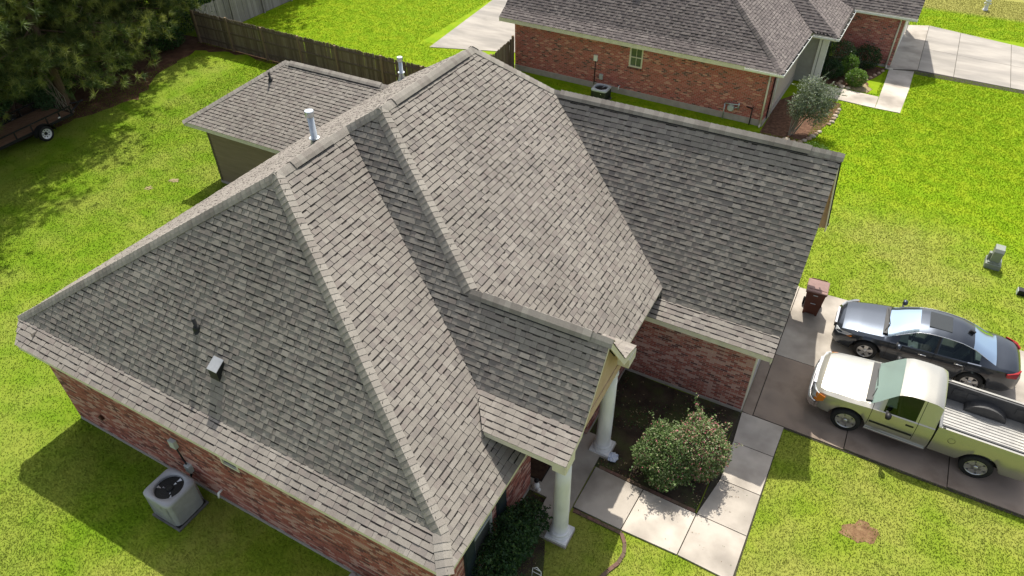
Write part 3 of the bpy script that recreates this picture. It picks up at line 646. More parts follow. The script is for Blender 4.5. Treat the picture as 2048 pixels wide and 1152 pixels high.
# ------------------------------------------------------------------ ground
def lawn_mat(name, blades=False):
    m = bpy.data.materials.new(name); m.use_nodes = True; nt = m.node_tree; N = nt.nodes; L = nt.links; b = N['Principled BSDF']
    b.inputs['Roughness'].default_value = .8; b.inputs['Specular IOR Level'].default_value = .04
    ge = N.new('ShaderNodeNewGeometry'); P = ge.outputs['Position']
    def noise(s, d=4, r=.6):
        n = N.new('ShaderNodeTexNoise'); n.inputs['Scale'].default_value = s; n.inputs['Detail'].default_value = d; n.inputs['Roughness'].default_value = r; L.new(P, n.inputs['Vector']); return n.outputs['Fac']
    def mr(x, a, c, o0=0.0, o1=1.0):
        n = N.new('ShaderNodeMapRange'); n.interpolation_type = 'SMOOTHSTEP'; n.inputs[1].default_value = a; n.inputs[2].default_value = c; n.inputs[3].default_value = o0; n.inputs[4].default_value = o1; L.new(x, n.inputs[0]); return n.outputs[0]
    def mix(f, A, B):
        n = N.new('ShaderNodeMix'); n.data_type = 'RGBA'; L.new(f, n.inputs['Factor'])
        for s, v in (('A', A), ('B', B)):
            if isinstance(v, tuple): n.inputs[s].default_value = (*v, 1)
            else: L.new(v, n.inputs[s])
        return n.outputs['Result']
    def ma(op, x, y):
        n = N.new('ShaderNodeMath'); n.operation = op
        for i, v in enumerate((x, y)):
            if isinstance(v, (int, float)): n.inputs[i].default_value = v
            else: L.new(v, n.inputs[i])
        return n.outputs[0]
    sx = N.new('ShaderNodeSeparateXYZ'); L.new(P, sx.inputs[0])
    fine = mr(noise(42, 6, .75), .28, .60); mid = mr(noise(1.3, 4), .38, .66); big = mr(noise(.32, 4), .40, .64)
    gA = mix(mid, LAWN['own0'], LAWN['own1']); gA = mix(ma('MULTIPLY', big, .6), gA, LAWN['dry'])
    gB = mix(mid, LAWN['nb0'], LAWN['nb1'])
    gC = mix(mid, LAWN['side0'], LAWN['side1']); gC = mix(ma('MULTIPLY', big, .35), gC, LAWN['dry'])
    # neighbour's side of the plot line is another, better watered lawn
    yv = ma('ADD', sx.outputs['Y'], ma('MULTIPLY', ma('SUBTRACT', noise(.25, 3), .5), 9.0))
    fr = mr(sx.outputs['X'], -6.0, -4.0)
    col = mix(fr, gC, gA)
    col = mix(mr(yv, 11.5, 18.5), col, gB)
    far = mr(sx.outputs['Y'], 41.6, 42.6); col = mix(far, col, LAWN['dry'])
    if not blades:
        col = mix(ma('ADD', ma('MULTIPLY', fine, .35), .65), mix(mid, LAWN['thatch'], LAWN['thatch2']), col)
    else:
        oi = N.new('ShaderNodeTexNoise'); oi.inputs['Scale'].default_value = 45; L.new(P, oi.inputs['Vector'])
        col = mix(ma('MULTIPLY', mr(oi.outputs['Fac'], .55, .75), .55), col, LAWN['straw'])
    L.new(col, b.inputs['Base Color'])
    if blades:
        t = N.new('ShaderNodeBsdfTranslucent'); L.new(col, t.inputs[0]); mx = N.new('ShaderNodeMixShader'); mx.inputs[0].default_value = .3
        L.new(b.outputs[0], mx.inputs[1]); L.new(t.outputs[0], mx.inputs[2]); L.new(mx.outputs[0], N['Material Output'].inputs[0])
    else:
        nb_ = N.new('ShaderNodeTexNoise'); nb_.inputs['Scale'].default_value = 38; nb_.inputs['Detail'].default_value = 5; L.new(P, nb_.inputs['Vector'])
        bp = N.new('ShaderNodeBump'); bp.inputs['Strength'].default_value = .5; bp.inputs['Distance'].default_value = .03; L.new(nb_.outputs['Fac'], bp.inputs['Height']); L.new(bp.outputs[0], b.inputs['Normal'])
    return m
LAWN = dict(own0=(.17,.245,.018), own1=(.225,.28,.030), dry=(.29,.28,.075), nb0=(.17,.285,.006), nb1=(.235,.325,.010), side0=(.122,.215,.010), side1=(.168,.245,.018), thatch=(.14,.195,.014), thatch2=(.175,.21,.022), straw=(.27,.29,.06))
LAWN_G = lawn_mat('lawn_ground'); LAWN_B = lawn_mat('grass_blades', True)
mb = MB(); S = 300
mb.poly([(-S,-S,0), (S,-S,0), (S,S,0), (-S,S,0)]); tag(mb.build('lawn', LAWN_G), kind='structure')
def sheet(name, pts, z, mat, kind='structure', label=None):
    m = MB(); m.poly([(x, y, z) for x, y in pts]); return tag(m.build(name, mat), kind=kind)
def wob(pts, amp=.12, sub=5, seed=1):
    r = random.Random(seed); out = []
    for i in range(len(pts)):
        (x0, y0), (x1, y1) = pts[i], pts[(i+1) % len(pts)]
        for k in range(sub): t = k/sub; out.append((x0+(x1-x0)*t+r.uniform(-amp, amp), y0+(y1-y0)*t+r.uniform(-amp, amp)))
    return out
STRAW = ramp_mat('pine_straw', [(.055,.026,.013),(.095,.045,.022),(.14,.075,.04)], 2.2, detail=8, rough=.95, bump=.7, bump_scale=18, coords='Object')
SOIL = ramp_mat('bed_soil', [(.022,.016,.011),(.05,.036,.024),(.075,.058,.036)], 2.5, detail=8, rough=.97, bump=.6, bump_scale=22, coords='Object', big=(1.6,.8,(.06,.075,.022)))
BAREDIRT = ramp_mat('bare_dirt', [(.10,.05,.025),(.19,.11,.055),(.27,.18,.09)], 5, detail=8, rough=.97, bump=.6, bump_scale=25, coords='Object')
PALEDIRT = ramp_mat('pale_dirt', [(.24,.19,.10),(.34,.28,.16)], 5, detail=7, rough=.97, bump=.4, coords='Object')
MULCH = ramp_mat('bark_mulch', [(.06,.03,.018),(.12,.06,.035),(.19,.11,.065)], 6, detail=8, rough=.95, bump=.8, bump_scale=25, coords='Object')
sheet('pine_straw_floor', wob([(-27.2,-8),(-27.0,2.4),(-26.6,6.3),(-25.8,9.2),(-27.6,12),(-28.3,15.2),(-25,15.9),(-20,15.8),(-20,16.3),(-31,16.6),(-60,24),(-70,-8)], .22, 6, 3), .004, STRAW)
sheet('garden_bed', wob([(3.3,-.5),(6.66,-.62),(6.74,1.2),(6.82,3.1),(3.3,3.13)], .03, 4, 2), .012, SOIL)
sheet('window_bed', wob([(2.69,-6.3),(4.0,-6.2),(4.3,-4.6),(3.7,-3.1),(3.2,-2.9),(3.2,-2.02),(2.69,-2.02)], .05, 4, 5), .02, SOIL)
sheet('bare_ground', wob([(9.95,.60),(10.1,.95),(10.45,1.08),(10.75,.95),(10.7,.62),(10.35,.45)], .1, 4, 4), .006, BAREDIRT)
sheet('bare_ground', wob([(-18.0,4.3),(-17.65,4.5),(-17.45,4.4),(-17.75,4.2)], .08, 4, 6), .006, PALEDIRT); sheet('bare_ground', wob([(-18.4,3.5),(-18.15,3.62),(-18.0,3.45),(-18.25,3.33)], .08, 4, 7), .006, PALEDIRT)
sheet('neighbour_bed', wob([(3.2,20.2),(4.3,19.5),(5.2,20.2),(6.0,22.9),(6.1,25.0),(5.2,25.3),(4.0,25.4),(3.2,24)], .06, 4, 9), .006, MULCH)
sheet('shrub_bed', wob([(4.3,27.2),(6.0,27.1),(7.0,26.95),(7.15,27.5),(6.8,28.4),(7.3,29.6),(7.5,30.7),(4.4,30.9)], .05, 4, 10), .006, MULCH)
sheet('shrub_apron', wob([(5.9,27.0),(7.0,26.95),(7.12,27.5),(6.75,28.2),(6.1,28.0)], .05, 4, 11), .010, PALEDIRT)
# concrete: each slab its own piece with open joints between
CONCS = [ramp_mat(f'concrete_{i}', [tuple(x*s for x in c0), tuple(x*s for x in c1)], .9, detail=8, rough=.88, bump=.12, bump_scale=70, coords='Object', big=(.7,.85,tuple(x*s*.55 for x in c0))) for i, (c0, c1, s) in enumerate([((.40,.355,.30),(.52,.47,.405),1.0), ((.40,.355,.30),(.52,.47,.405),.93), ((.43,.38,.32),(.55,.50,.43),1.05)])]
STAINED = ramp_mat('stained_concrete', [(.215,.163,.125),(.315,.25,.197),(.41,.34,.28)], .8, detail=8, rough=.85, bump=.12, bump_scale=70, coords='Object', big=(.8,.85,(.13,.095,.072)))
JOINT = ramp_mat('joint_dirt', [(.035,.03,.022),(.06,.055,.035)], 9, rough=.95)
def slab(parent, pts, mat, z=.045, g=.012):
    c = Vector((sum(p[0] for p in pts)/len(pts), sum(p[1] for p in pts)/len(pts), 0))
    q = []
    for p in pts:
        d = Vector((p[0]-c.x, p[1]-c.y, 0)); q.append((p[0]-math.copysign(min(g, abs(d.x)), d.x), p[1]-math.copysign(min(g, abs(d.y)), d.y), z))
    m = MB(); m.prism([(x, y, -.06) for x, y, zz in q], (0,0,z+.06)); return m.build('slab', mat, parent, recalc=True)
def ground_thing(name): o = link(name, None); o['kind'] = 'structure'; return o
dw = ground_thing('driveway')
m = MB(); m.poly([(6.85,3.1,.014), (24,3.0,.014), (24,9.75,.014), (6.85,9.5,.014)]); m.build('joint_bed', JOINT, dw)
xs = [6.83, 7.15, 9.60, 12.13, 14.7, 17.2, 19.8, 22.4]
for i in range(len(xs)-1):
    a, b = xs[i], xs[i+1]
    slab(dw, [(a,3.16),(b,3.12),(b,5.91),(a,5.91)], STAINED); slab(dw, [(a,5.91),(b,5.91),(b,9.62+.03*i),(a,9.3 if i == 0 else 9.56)], CONCS[i % 3])
wk = ground_thing('walkway')
m = MB(); m.poly([(3.9,-1.96,.014), (7.99,-1.86,.014), (8.02,3.12,.014), (6.8,3.12,.014), (6.7,-.62,.014), (3.9,-.58,.014)]); m.build('joint_bed', JOINT, wk)
for i, p in enumerate([[(3.9,-1.94),(5.2,-1.97),(5.28,-.62),(3.92,-.55)], [(5.2,-1.97),(6.63,-1.95),(6.70,-.66),(5.28,-.62)], [(6.63,-1.95),(7.95,-2.0),(7.97,-.68),(6.70,-.66)], [(6.70,-.66),(7.97,-.68),(7.98,.62),(6.93,.62)], [(6.93,.62),(7.98,.62),(8.0,1.98),(6.90,1.98)], [(6.90,1.98),(8.0,1.98),(8.03,3.14),(6.84,3.14)]]): slab(wk, p, CONCS[(i+1) % 3])
po = ground_thing('porch_floor')
m = MB(); m.prism([(1.6,-1.9,-.05),(2.70,-1.9,-.05),(2.70,-2.0,-.05),(3.2,-2.02,-.05),(3.2,-3.07,-.05),(4.22,-3.07,-.05),(4.22,-2.5,-.05),(3.88,-2.5,-.05),(3.88,-.2,-.05),(4.12,-.2,-.05),(4.12,.4,-.05),(3.3,.4,-.05),(3.3,.3,-.05),(1.6,.3,-.05)], (0,0,.115)); m.build('slab', CONCS[1], po, recalc=True)
npd = ground_thing('neighbour_driveway')
slab(npd, [(7.4,30.6),(9.0,31.2),(9.0,38.7),(7.3,38.0)], CONCS[1], .03)
NCONC = [ramp_mat(f'streaked_concrete_{i}', [(.25,.232,.205),(.35,.322,.285),(.42,.385,.34)], .55+.1*i, detail=9, rough=.9, bump=.12, bump_scale=70, coords='World', stretch=(.55,1.6,1), big=(.5,.75,(.23,.215,.195))) for i in range(2)]
cx = [9.0,10.75,13.4,16.2,19,22]
for i in range(5):
    a, b = cx[i], cx[i+1]; y0 = lambda x: 31.2-(x-9)*.055; y1 = lambda x: 38.7-(x-9)*.26
    slab(npd, [(a,y0(a)),(b,y0(b)),(b,34.5-(b-10)*.1),(a,34.5-(a-10)*.1)], NCONC[i % 2], .03); slab(npd, [(a,34.5-(a-10)*.1),(b,34.5-(b-10)*.1),(b,y1(b)),(a,y1(a))], NCONC[(i+1) % 2], .03)
m = MB(); m.poly([(7.4,30.6,.01),(22,30.4,.01),(22,35.3,.01),(9,38.6,.01),(7.4,37.9,.01)]); m.build('joint_bed', JOINT, npd)
nw = ground_thing('neighbour_walk')
slab(nw, [(7.62,28.5),(8.85,28.6),(8.86,30.9),(7.62,30.6)], CONCS[0], .03); slab(nw, [(7.58,25.3),(8.74,25.3),(8.86,28.6),(7.62,28.5)], CONCS[2], .03); slab(nw, [(5.4,25.5),(7.58,25.3),(7.6,26.75),(5.7,26.9)], CONCS[2], .03); slab(nw, [(4.3,25.7),(5.4,25.5),(5.7,26.9),(4.3,26.9)], CONCS[1], .03)
pp = ground_thing('patio_pad')
slab(pp, [(-16.3,21.75),(-11.0,23.5),(-9.5,23.0),(-9.5,31.5),(-17.2,31.3)], NCONC[1], .03)
# brick edging along the walk and the curved lawn edge
ed = thing('brick_edging', 'low red brick edging along the walk and curving off across the lawn', 'edging', (4.6,-2.0,0))
EDGEB = [ramp_mat('dull_edging_brick', [(.11,.062,.05),(.19,.11,.085)], 6, rough=.95), ramp_mat('mossy_edging_brick', [(.10,.07,.045),(.16,.11,.08)], 6, rough=.95)]
def edge_run(pts):
    L = [(Vector((*p, 0))) for p in pts]
    for a, b in zip(L[:-1], L[1:]):
        n = max(1, round((b-a).length/.2)); t = (b-a).normalized(); s = Vector((-t.y, t.x, 0))
        for k in range(n):
            p = a.lerp(b, (k+.5)/n); e = (b-a).length/n*.48; m = MB(); m.prism([p-t*e-s*.045, p+t*e-s*.045, p+t*e+s*.045, p-t*e+s*.045], (0,0,.035+random.uniform(-.006,.006)))
            o = m.build('brick', EDGEB[random.randrange(2)], ed); o.location -= ed.location
edge_run([(3.95,-2.02),(5.25,-2.04)]); edge_run([(4.0,-.50),(5.4,-.56),(6.64,-.60)]); edge_run([(5.25,-2.04),(5.42,-2.25),(5.5,-2.5),(5.47,-2.8),(5.34,-3.08),(5.26,-3.3),(5.1,-3.7)])
# ------------------------------------------------------------------ fences
WOODS = [ramp_mat(f'weathered_wood_{i}', [tuple(x*.75 for x in c), tuple(x*1.25 for x in c)], 3, detail=6, rough=.92, stretch=(12,12,.8), bump=.3) for i, c in enumerate([(.175,.128,.098),(.21,.158,.122),(.145,.108,.084),(.24,.188,.15)])]
POSTW = ramp_mat('fence_post_wood', [(.20,.14,.09),(.29,.21,.145)], 4, detail=6, rough=.9, stretch=(8,8,.8))
GREYW = [ramp_mat(f'grey_wood_{i}', [tuple(x*.8 for x in c), tuple(x*1.2 for x in c)], 3, detail=6, rough=.92, stretch=(12,12,.8)) for i, c in enumerate([(.26,.24,.22),(.31,.29,.27),(.22,.205,.19)])]
def fence(label, a, b, posts, woods, side=1, rails=(.3,.98,1.62), h=1.83, postm=POSTW):
    a = Vector((*a, 0)); b = Vector((*b, 0)); t = (b-a).normalized(); s = Vector((t.y, -t.x, 0))*side; L = (b-a).length; r = random.Random(len(label))
    root = thing('wooden_fence', label, 'fence', a)
    for q in posts:
        m = MB(); p = t*q; hh = 1.9+r.uniform(-.06,.06); m.prism([p-t*.055, p+t*.055, p+t*.055+s*.1, p-t*.055+s*.1], (0,0,hh)); m.build('post', postm, root)
    pq = sorted(posts)
    for z in rails:
        for q0, q1 in zip(pq[:-1], pq[1:]):
            m = MB(); o = t*q0; m.prism([o+t*.06+Vector((0,0,z)), t*(q1-.06)+Vector((0,0,z+r.uniform(-.015,.015))), t*(q1-.06)+Vector((0,0,z+.09)), o+t*.06+Vector((0,0,z+.09))], s*.038); m.build('rail', woods[2], root)
    n = int(L/.142); shared = {}
    for k in range(n):
        dh = r.choice((0,.01,.02,-.015,.03)); mi = r.choices(range(len(woods)), [4,3,3,1.2][:len(woods)])[0]
        if (dh, mi) not in shared:
            m = MB(); w = .068; hh = h+dh
            pf = [(-w,0),(w,0),(w,hh-.05),(w-.03,hh),(-w+.03,hh),(-w,hh-.05)]
            m.prism([t*x+Vector((0,0,z+.03))-s*.02 for x, z in pf], s*.018); shared[(dh, mi)] = m.mesh('picket', woods[mi])
        o = link('picket', shared[(dh, mi)], root, t*(k*.142+.07)+s*r.uniform(-.004,.004)); o.rotation_euler = (0, r.uniform(-.012,.012), 0)
    return root
fence('long weathered brown board fence with posts and rails showing, behind the rear wing', (-29.1,16.15), (-9.95,15.62), [.28,3.02,5.73,8.45,11.05,14.1,16.6,19.1], WOODS)
fence('short brown board fence meeting the left corner of the neighbouring house', (-9.9,15.75), (-10.35,21.2), [.1,2.7,5.4], WOODS, side=-1)
fence('pale grey board fence at the back of the neighbouring lawn, half under trees', (-29.05,16.4), (-29.3,29.5), [.1,2.7,5.3,7.9,10.5,13.0], GREYW, rails=(), postm=GREYW[0])
# ------------------------------------------------------------------ air conditioners
ACG = ramp_mat('ac_grey_paint', [(.31,.32,.335),(.39,.40,.415)], 5, rough=.5, metallic=.1)
PADC = ramp_mat('pad_plastic', [(.10,.10,.095),(.16,.155,.145)], 5, rough=.9)
def ac_unit(label, loc, w, d, h, body, top, group, seed=0):
    t = thing('air_conditioner', label, 'air conditioner', loc, 0, group)
    NS = 48
    def sq(r, k, hw, hd, z): # rounded square ring, evenly sampled by angle
        out = []
        for i in range(NS):
            a = 2*math.pi*i/NS; ca, sa = math.cos(a), math.sin(a); e = 7.0
            f = (abs(ca)**e+abs(sa)**e)**(-1/e); out.append((hw*ca*f, hd*sa*f, z))
        return out
    m = MB(); r = .09
    rings = [sq(r,0,w/2*.97,d/2*.97,.1), sq(r,0,w/2*.985,d/2*.985,.3), sq(r,0,w/2,d/2,h-.1)]
    for a, b in zip(rings[:-1], rings[1:]):
        for i in range(NS):
            j = (i+1) % NS; m.poly([a[i], a[j], b[j], b[i]], 0, True)
    m.build('cabinet', body, t, recalc='merge')
    # top shell with round opening
    R = min(w,d)*.40; m = MB(); o1 = sq(r,0,w/2+.012,d/2+.012,h-.10); o2 = sq(r,0,w/2+.012,d/2+.012,h-.035); o3 = sq(r,0,w/2-.03,d/2-.03,h)
    cir = lambda rr, z: [(rr*math.cos(2*math.pi*i/NS), rr*math.sin(2*math.pi*i/NS), z) for i in range(NS)]
    rs = [o1, o2, o3, cir(R,h-.005), cir(R*.97,h-.04), cir(R*.95,h-.3)]
    for a, b in zip(rs[:-1], rs[1:]):
        for i in range(NS):
            j = (i+1) % NS; m.poly([a[i], a[j], b[j], b[i]], 0, True)
    top_o = m.build('top_shell', top, t, recalc='merge')
    m = MB(); m.lathe([(R*.955,h-.09),(R*.955,h-.34),(.02,h-.36)], (0,0,0), 28); m.build('shroud', BLACKP, top_o)
    fan = MB(); fan.lathe([(.085,h-.2),(.10,h-.07),(.08,h-.05)], (0,0,0), 16); f = fan.build('fan_hub', BLACKP, t)
    FB = ramp_mat('fan_blade_alloy', [(.52,.54,.58),(.66,.68,.70)], 4, rough=.28, metallic=.35) if 'fan_blade_alloy' not in MATS else MATS['fan_blade_alloy']
    for k in range(3):
        an0 = math.radians(170+120*k); b = MB(); pts = []
        for i in range(9):
            a = an0+math.radians(-38+76*i/8); pts.append((math.cos(a), math.sin(a), (i-4)/4))
        for i in range(8):
            p, q = pts[i], pts[i+1]; zz = lambda s, u: h-.12+s*.05*u
            for u0, u1 in ((.09,R*.5),(R*.5,R*.9)):
                b.poly([(p[0]*u0,p[1]*u0,zz(p[2],.5)), (p[0]*u1,p[1]*u1,zz(p[2],1)), (q[0]*u1,q[1]*u1,zz(q[2],1)), (q[0]*u0,q[1]*u0,zz(q[2],.5))], 0, True)
        b.build('fan_blade', FB, f)
    gr = MB()
    for rr in (.3,.5,.7,.88):
        n = 28
        for i in range(n):
            a0, a1 = 2*math.pi*i/n, 2*math.pi*(i+1)/n; gr.tube((R*rr*math.cos(a0),R*rr*math.sin(a0),h-.03), (R*rr*math.cos(a1),R*rr*math.sin(a1),h-.03), .0022, n=4, cap=False)
    for i in range(8):
        a = math.pi*2*i/8; gr.tube((.05*math.cos(a),.05*math.sin(a),h-.03), (R*math.cos(a),R*math.sin(a),h-.03), .0028, n=4, cap=False)
    gr.build('fan_guard', BLACKP, t)
    lv = MB()
    for sgn in (1,-1):
        for i in range(22):
            x = -w/2+r+(w-2*r)*(i+.5)/22; lv.box((x-.006, sgn*d/2*.985-.004, .14), (x+.006, sgn*d/2*.985+.004, h-.13))
            y = -d/2+r+(d-2*r)*(i+.5)/22; lv.box((sgn*w/2*.985-.004, y-.006, .14), (sgn*w/2*.985+.004, y+.006, h-.13))
    lv.build('louvre_ribs', body, t)['kind'] = 'stuff'
    b = MB(); b.box((-w/2*.95,-d/2*.95,.06), (w/2*.95,d/2*.95,.11)); b.build('base_pan', BLACKP, t)
    b = MB(); b.box((-w/2-.025,-d/2-.025,-.02), (w/2+.025,d/2+.025,.06)); b.build('pad', PADC, t, bevel=.01)
    b = MB(); b.lathe([(.02,-.01),(.02,.0)], (w*.18,-d/2-.005,h-.2), 12, axis='y'); b.build('badge', GALV, t)
ac_unit('grey air conditioner with open round fan top, beside the near brick wall', (-4.83,-6.70,0), .93, .90, 1.0, ACG, ACG, 'air conditioning units beside the houses')
DARKC = ramp_mat('ac_dark_paint', [(.022,.026,.024),(.035,.04,.038)], 5, rough=.5)
LGREY = ramp_mat('ac_light_top', [(.36,.39,.40),(.44,.47,.48)], 5, rough=.45)
ac_unit('dark green air conditioner with pale top against the neighbouring red brick wall', (-4.72,19.95,0), .82, .82, .70, DARKC, LGREY, 'air conditioning units beside the houses')
# ------------------------------------------------------------------ small things
def rbin():
    t = thing('wheeled_bin', 'brown wheeled rubbish bin with closed lid at the corner of the garage', 'bin', (7.70,8.52,.045), math.radians(3))
    BR = ramp_mat('brown_plastic', [(.085,.030,.018),(.115,.042,.026)], 4, rough=.55, bump=.05)
    BL = ramp_mat('brown_lid', [(.19,.105,.088),(.24,.14,.118)], 4, rough=.5)
    m = MB(); w0, d0, w1, d1, h = .22,.24,.30,.33,.98
    lo = [(-w0,-d0,.04),(w0,-d0,.04),(w0,d0,.12),(-w0,d0,.12)]; hi = [(-w1,-d1,h),(w1,-d1,h),(w1,d1,h),(-w1,d1,h)]
    for i in range(4): m.poly([lo[i], lo[(i+1)%4], hi[(i+1)%4], hi[i]])
    m.poly(lo[::-1]); m.poly(hi); m.build('body', BR, t, bevel=.03)
    m = MB()
    for x in (-w0+.03, w0-.03): m.box((x-.035,-d0-.005,0), (x+.035,-d0+.06,.1))
    m.build('foot', BR, t)
    m = MB(); m.box((-w1-.02,-d1-.02,h-.05), (w1+.02,d1-.02,h)); m.build('rim', BR, t, bevel=.015)
    m = MB(); m.box((-w1-.03,-d1-.04,h+.0), (w1+.03,d1+.0,h+.055)); lid = m.build('lid', BL, t, bevel=.03)
    m = MB(); m.box((-w1+.02,-d1+.1,h+.055), (w1-.02,-d1+.125,h+.068)); m.build('lid_ridge', BL, lid)
    m = MB(); m.tube((-w1*.8,d1+.06,h+.02), (w1*.8,d1+.06,h+.02), .016); m.tube((-w1*.8,d1-.04,h-.03), (-w1*.8,d1+.06,h+.02), .018); m.tube((w1*.8,d1-.04,h-.03), (w1*.8,d1+.06,h+.02), .018); m.build('handle', BR, t)
    for x in (-.27,.27):
        m = MB(); m.lathe([(.13,-.03),(.13,.03)], (x,.26,.13), 20, axis='x'); m.build('wheel', BLACKP, t)
    m = MB(); m.tube((-.27,.26,.13), (.27,.26,.13), .015); m.build('axle', GALV, t)
    m = MB(); m.prism([(-.07,-.331,.85),(.07,-.331,.85),(.07,-.338,.885),(-.07,-.338,.885)], (0,-.004,0)); m.build('label_plate', GREYBOX, t)
    m = MB(); m.tube((-.08,-.315,.52), (.08,-.315,.52), .012); m.build('lift_bar', GALV, t)
rbin()
def pedestal():
    t = thing('utility_pedestal', 'dark green utility pedestal with sunlit white top standing alone on the lawn', 'utility box', (12.92,14.05,0), math.radians(-3))
    GRN = ramp_mat('utility_paint', [(.20,.225,.19),(.26,.28,.24)], 4, rough=.6)
    m = MB(); w, d, h = .15, .22, .78
    m.prism([(-w,-d*.75,.2),(-w,-d,h-.1),(-w,-d*.6,h),(-w,d,h),(-w,d*1.05,.2)], (2*w,0,0)); m.build('cabinet', GRN, t, recalc=True, bevel=.012)
    m = MB(); m.box((-.25,-.26,-.02), (.25,.30,.2)); m.build('base', GRN, t, bevel=.02)
    m = MB(); m.box((-.2,-.22,.2), (.2,.27,.25)); m.build('flange', GRN, t, bevel=.01)
    m = MB(); m.box((-.24,-.02,.2), (-.15,.14,.5)); m.build('side_housing', GRN, t, bevel=.02)
pedestal()
def hydrant():
    t = thing('fire_hydrant', 'small white hydrant far off on the dry lawn at the top right', 'hydrant', (11.9,43.4,0))
    m = MB(); m.lathe([(.16,0),(.16,.06),(.12,.08),(.11,.5),(.16,.52),(.16,.58),(.13,.64),(.09,.74),(.03,.80)], (0,0,0), 18); m.build('barrel', WHITE, t)
    m = MB(); m.lathe([(.04,.8),(.04,.86)], (0,0,0), 6); m.build('cap_nut', WHITE, t)
    for a in (0, math.pi/2, math.pi):
        m = MB(); m.tube((.1*math.cos(a),-.1*math.sin(a),.4), (.2*math.cos(a),-.2*math.sin(a),.4), .06); m.build('nozzle', WHITE, t)
hydrant()
t = thing('ground_box', 'small black ground box on the lawn, cut by the right edge', 'utility box', (13.75,12.75,0))
m = MB(); m.box((-.05,-.11,0), (.3,.13,.2)); m.build('lid_box', BLACKP, t, bevel=.02); m = MB(); m.box((-.065,-.12,.0), (-.05,.14,.17)); m.build('side_plate', GREYBOX, t)
def bag():
    t = thing('plastic_bag', 'crumpled pale blue plastic bag lying against the foot of the farther porch column', 'bag', (4.22,-.10,.10))
    import bmesh
    bm = bmesh.new(); bmesh.ops.create_icosphere(bm, subdivisions=3, radius=.15); r = random.Random(3)
    for v in bm.verts: v.co *= r.uniform(.72,1.15); v.co.z *= .5
    me = bpy.data.meshes.new('crumpled_film'); bm.to_mesh(me); bm.free(); me.materials.append(ramp_mat('bag_film', [(.38,.44,.60),(.62,.66,.74)], 14, rough=.3)); link('crumpled_film', me, t)
bag()
def orn():
    t = thing('garden_ornament', 'small white and black ornament on the porch floor at the brick corner', 'ornament', (2.82,-1.88,.065))
    m = MB(); m.lathe([(.09,0),(.10,.05),(.075,.16),(.05,.2)], (0,0,0), 14); m.build('body', WHITE, t)
    m = MB(); m.lathe([(.03,.19),(.065,.24),(.06,.29),(.02,.32)], (0,.02,0), 14); m.build('head', BLACKP, t)
    m = MB(); m.lathe([(.05,0),(.06,.04),(.03,.09)], (.1,-.06,0), 12); m.build('paw', WHITE, t)
orn()
t = thing('doormat', 'dark brown mat on the shaded porch floor before the front door', 'mat', (2.25,-.9,.067)); m = MB(); m.box((-.6,-.75,0), (.6,1.0,.018)); m.build('pile', ramp_mat('mat_pile', [(.035,.018,.012),(.075,.042,.025)], 9, rough=.95, bump=.6), t); m = MB(); m.box((-.63,-.78,-.001), (.63,1.03,.009)); m.build('binding', BLACKP, t)
def wirestand():
    t = thing('wire_plant_stand', 'thin white wire stand in the shaded grass beside the dark window bush', 'stand', (3.95,-4.05,0))
    m = MB()
    for a in (-.13,.13): m.tube((a,0,0), (a*.8,0,.42), .008, n=6)
    m.tube((-.11,0,.42), (.11,0,.42), .008, n=6); m.tube((-.12,0,.25), (.12,0,.25), .008, n=6); m.build('frame', WHITE, t)
    m = MB(); m.tube((-.1,0,.42), (0,.0,.52), .008, n=6); m.tube((.1,0,.42), (0,0,.52), .008, n=6); m.build('hoop', WHITE, t)
wirestand()
def gasm():
    t = thing('gas_meter', 'grey gas meter with bent pipes against the near brick wall, cut by the bottom edge', 'meter', (.55,-6.25,0))
    m = MB(); m.box((-.16,-.12,.22), (.16,.12,.5)); m.build('case', GREYBOX, t, bevel=.04)
    m = MB(); m.lathe([(.08,-.02),(.08,.02)], (0,-.13,.4), 14, axis='y'); m.build('dial', WHITE, t)
    m = MB(); m.tube((-.12,0,0), (-.12,0,.62), .025); m.tube((.12,0,.5), (.12,0,.68), .025); m.tube((.12,0,.68), (.3,.1,.68), .025); m.tube((.3,.1,.68), (.3,.2,.3), .025); m.build('pipework', GALV, t)
    m = MB(); m.lathe([(.09,.56),(.1,.62),(.06,.66)], (-.12,0,0), 14); m.build('regulator', GALV, t)
gasm()
ROCK = [ramp_mat('pale_rock', [(.36,.29,.22),(.52,.45,.36)], 6, rough=.9, bump=.4), ramp_mat('tan_rock', [(.30,.20,.13),(.42,.32,.23)], 6, rough=.9, bump=.4)]
ORD = ['first','second','third','fourth','fifth','sixth','seventh','eighth','ninth','tenth','eleventh','twelfth','thirteenth','fourteenth','fifteenth']
def rock(x, y, s, seed, label, mt):
    label = label % ORD[seed % 20]
    import bmesh
    bm = bmesh.new(); bmesh.ops.create_icosphere(bm, subdivisions=2, radius=s); r = random.Random(seed); sc = (r.uniform(.8,1.3), r.uniform(.7,1.1), r.uniform(.55,.8))
    for v in bm.verts:
        v.co *= r.uniform(.84,1.1)
        v.co.x *= sc[0]; v.co.y *= sc[1]; v.co.z *= sc[2]
    me = bpy.data.meshes.new('border_stone'); bm.to_mesh(me); bm.free(); me.materials.append(mt); o = link('border_stone', me, None, (x, y, s*.3)); tag(o, label, 'stone', 'stones edging the neighbouring beds')
RL = '%s stone from the garage ridge in the row edging the grey green shrub bed'
for i, (x, y, s) in enumerate([(4.55,19.75,.19),(4.8,19.9,.16),(4.45,20.0,.15),(5.05,20.05,.15),(5.2,20.3,.14),(5.35,20.6,.13),(5.45,20.9,.13),(5.55,21.2,.12),(5.65,21.5,.12),(5.9,22.5,.11),(5.98,22.8,.12),(6.0,23.15,.13),(6.02,23.5,.13),(6.05,23.9,.13),(6.08,24.3,.12)]): rock(x, y, s, i, RL, ROCK[i % 2])
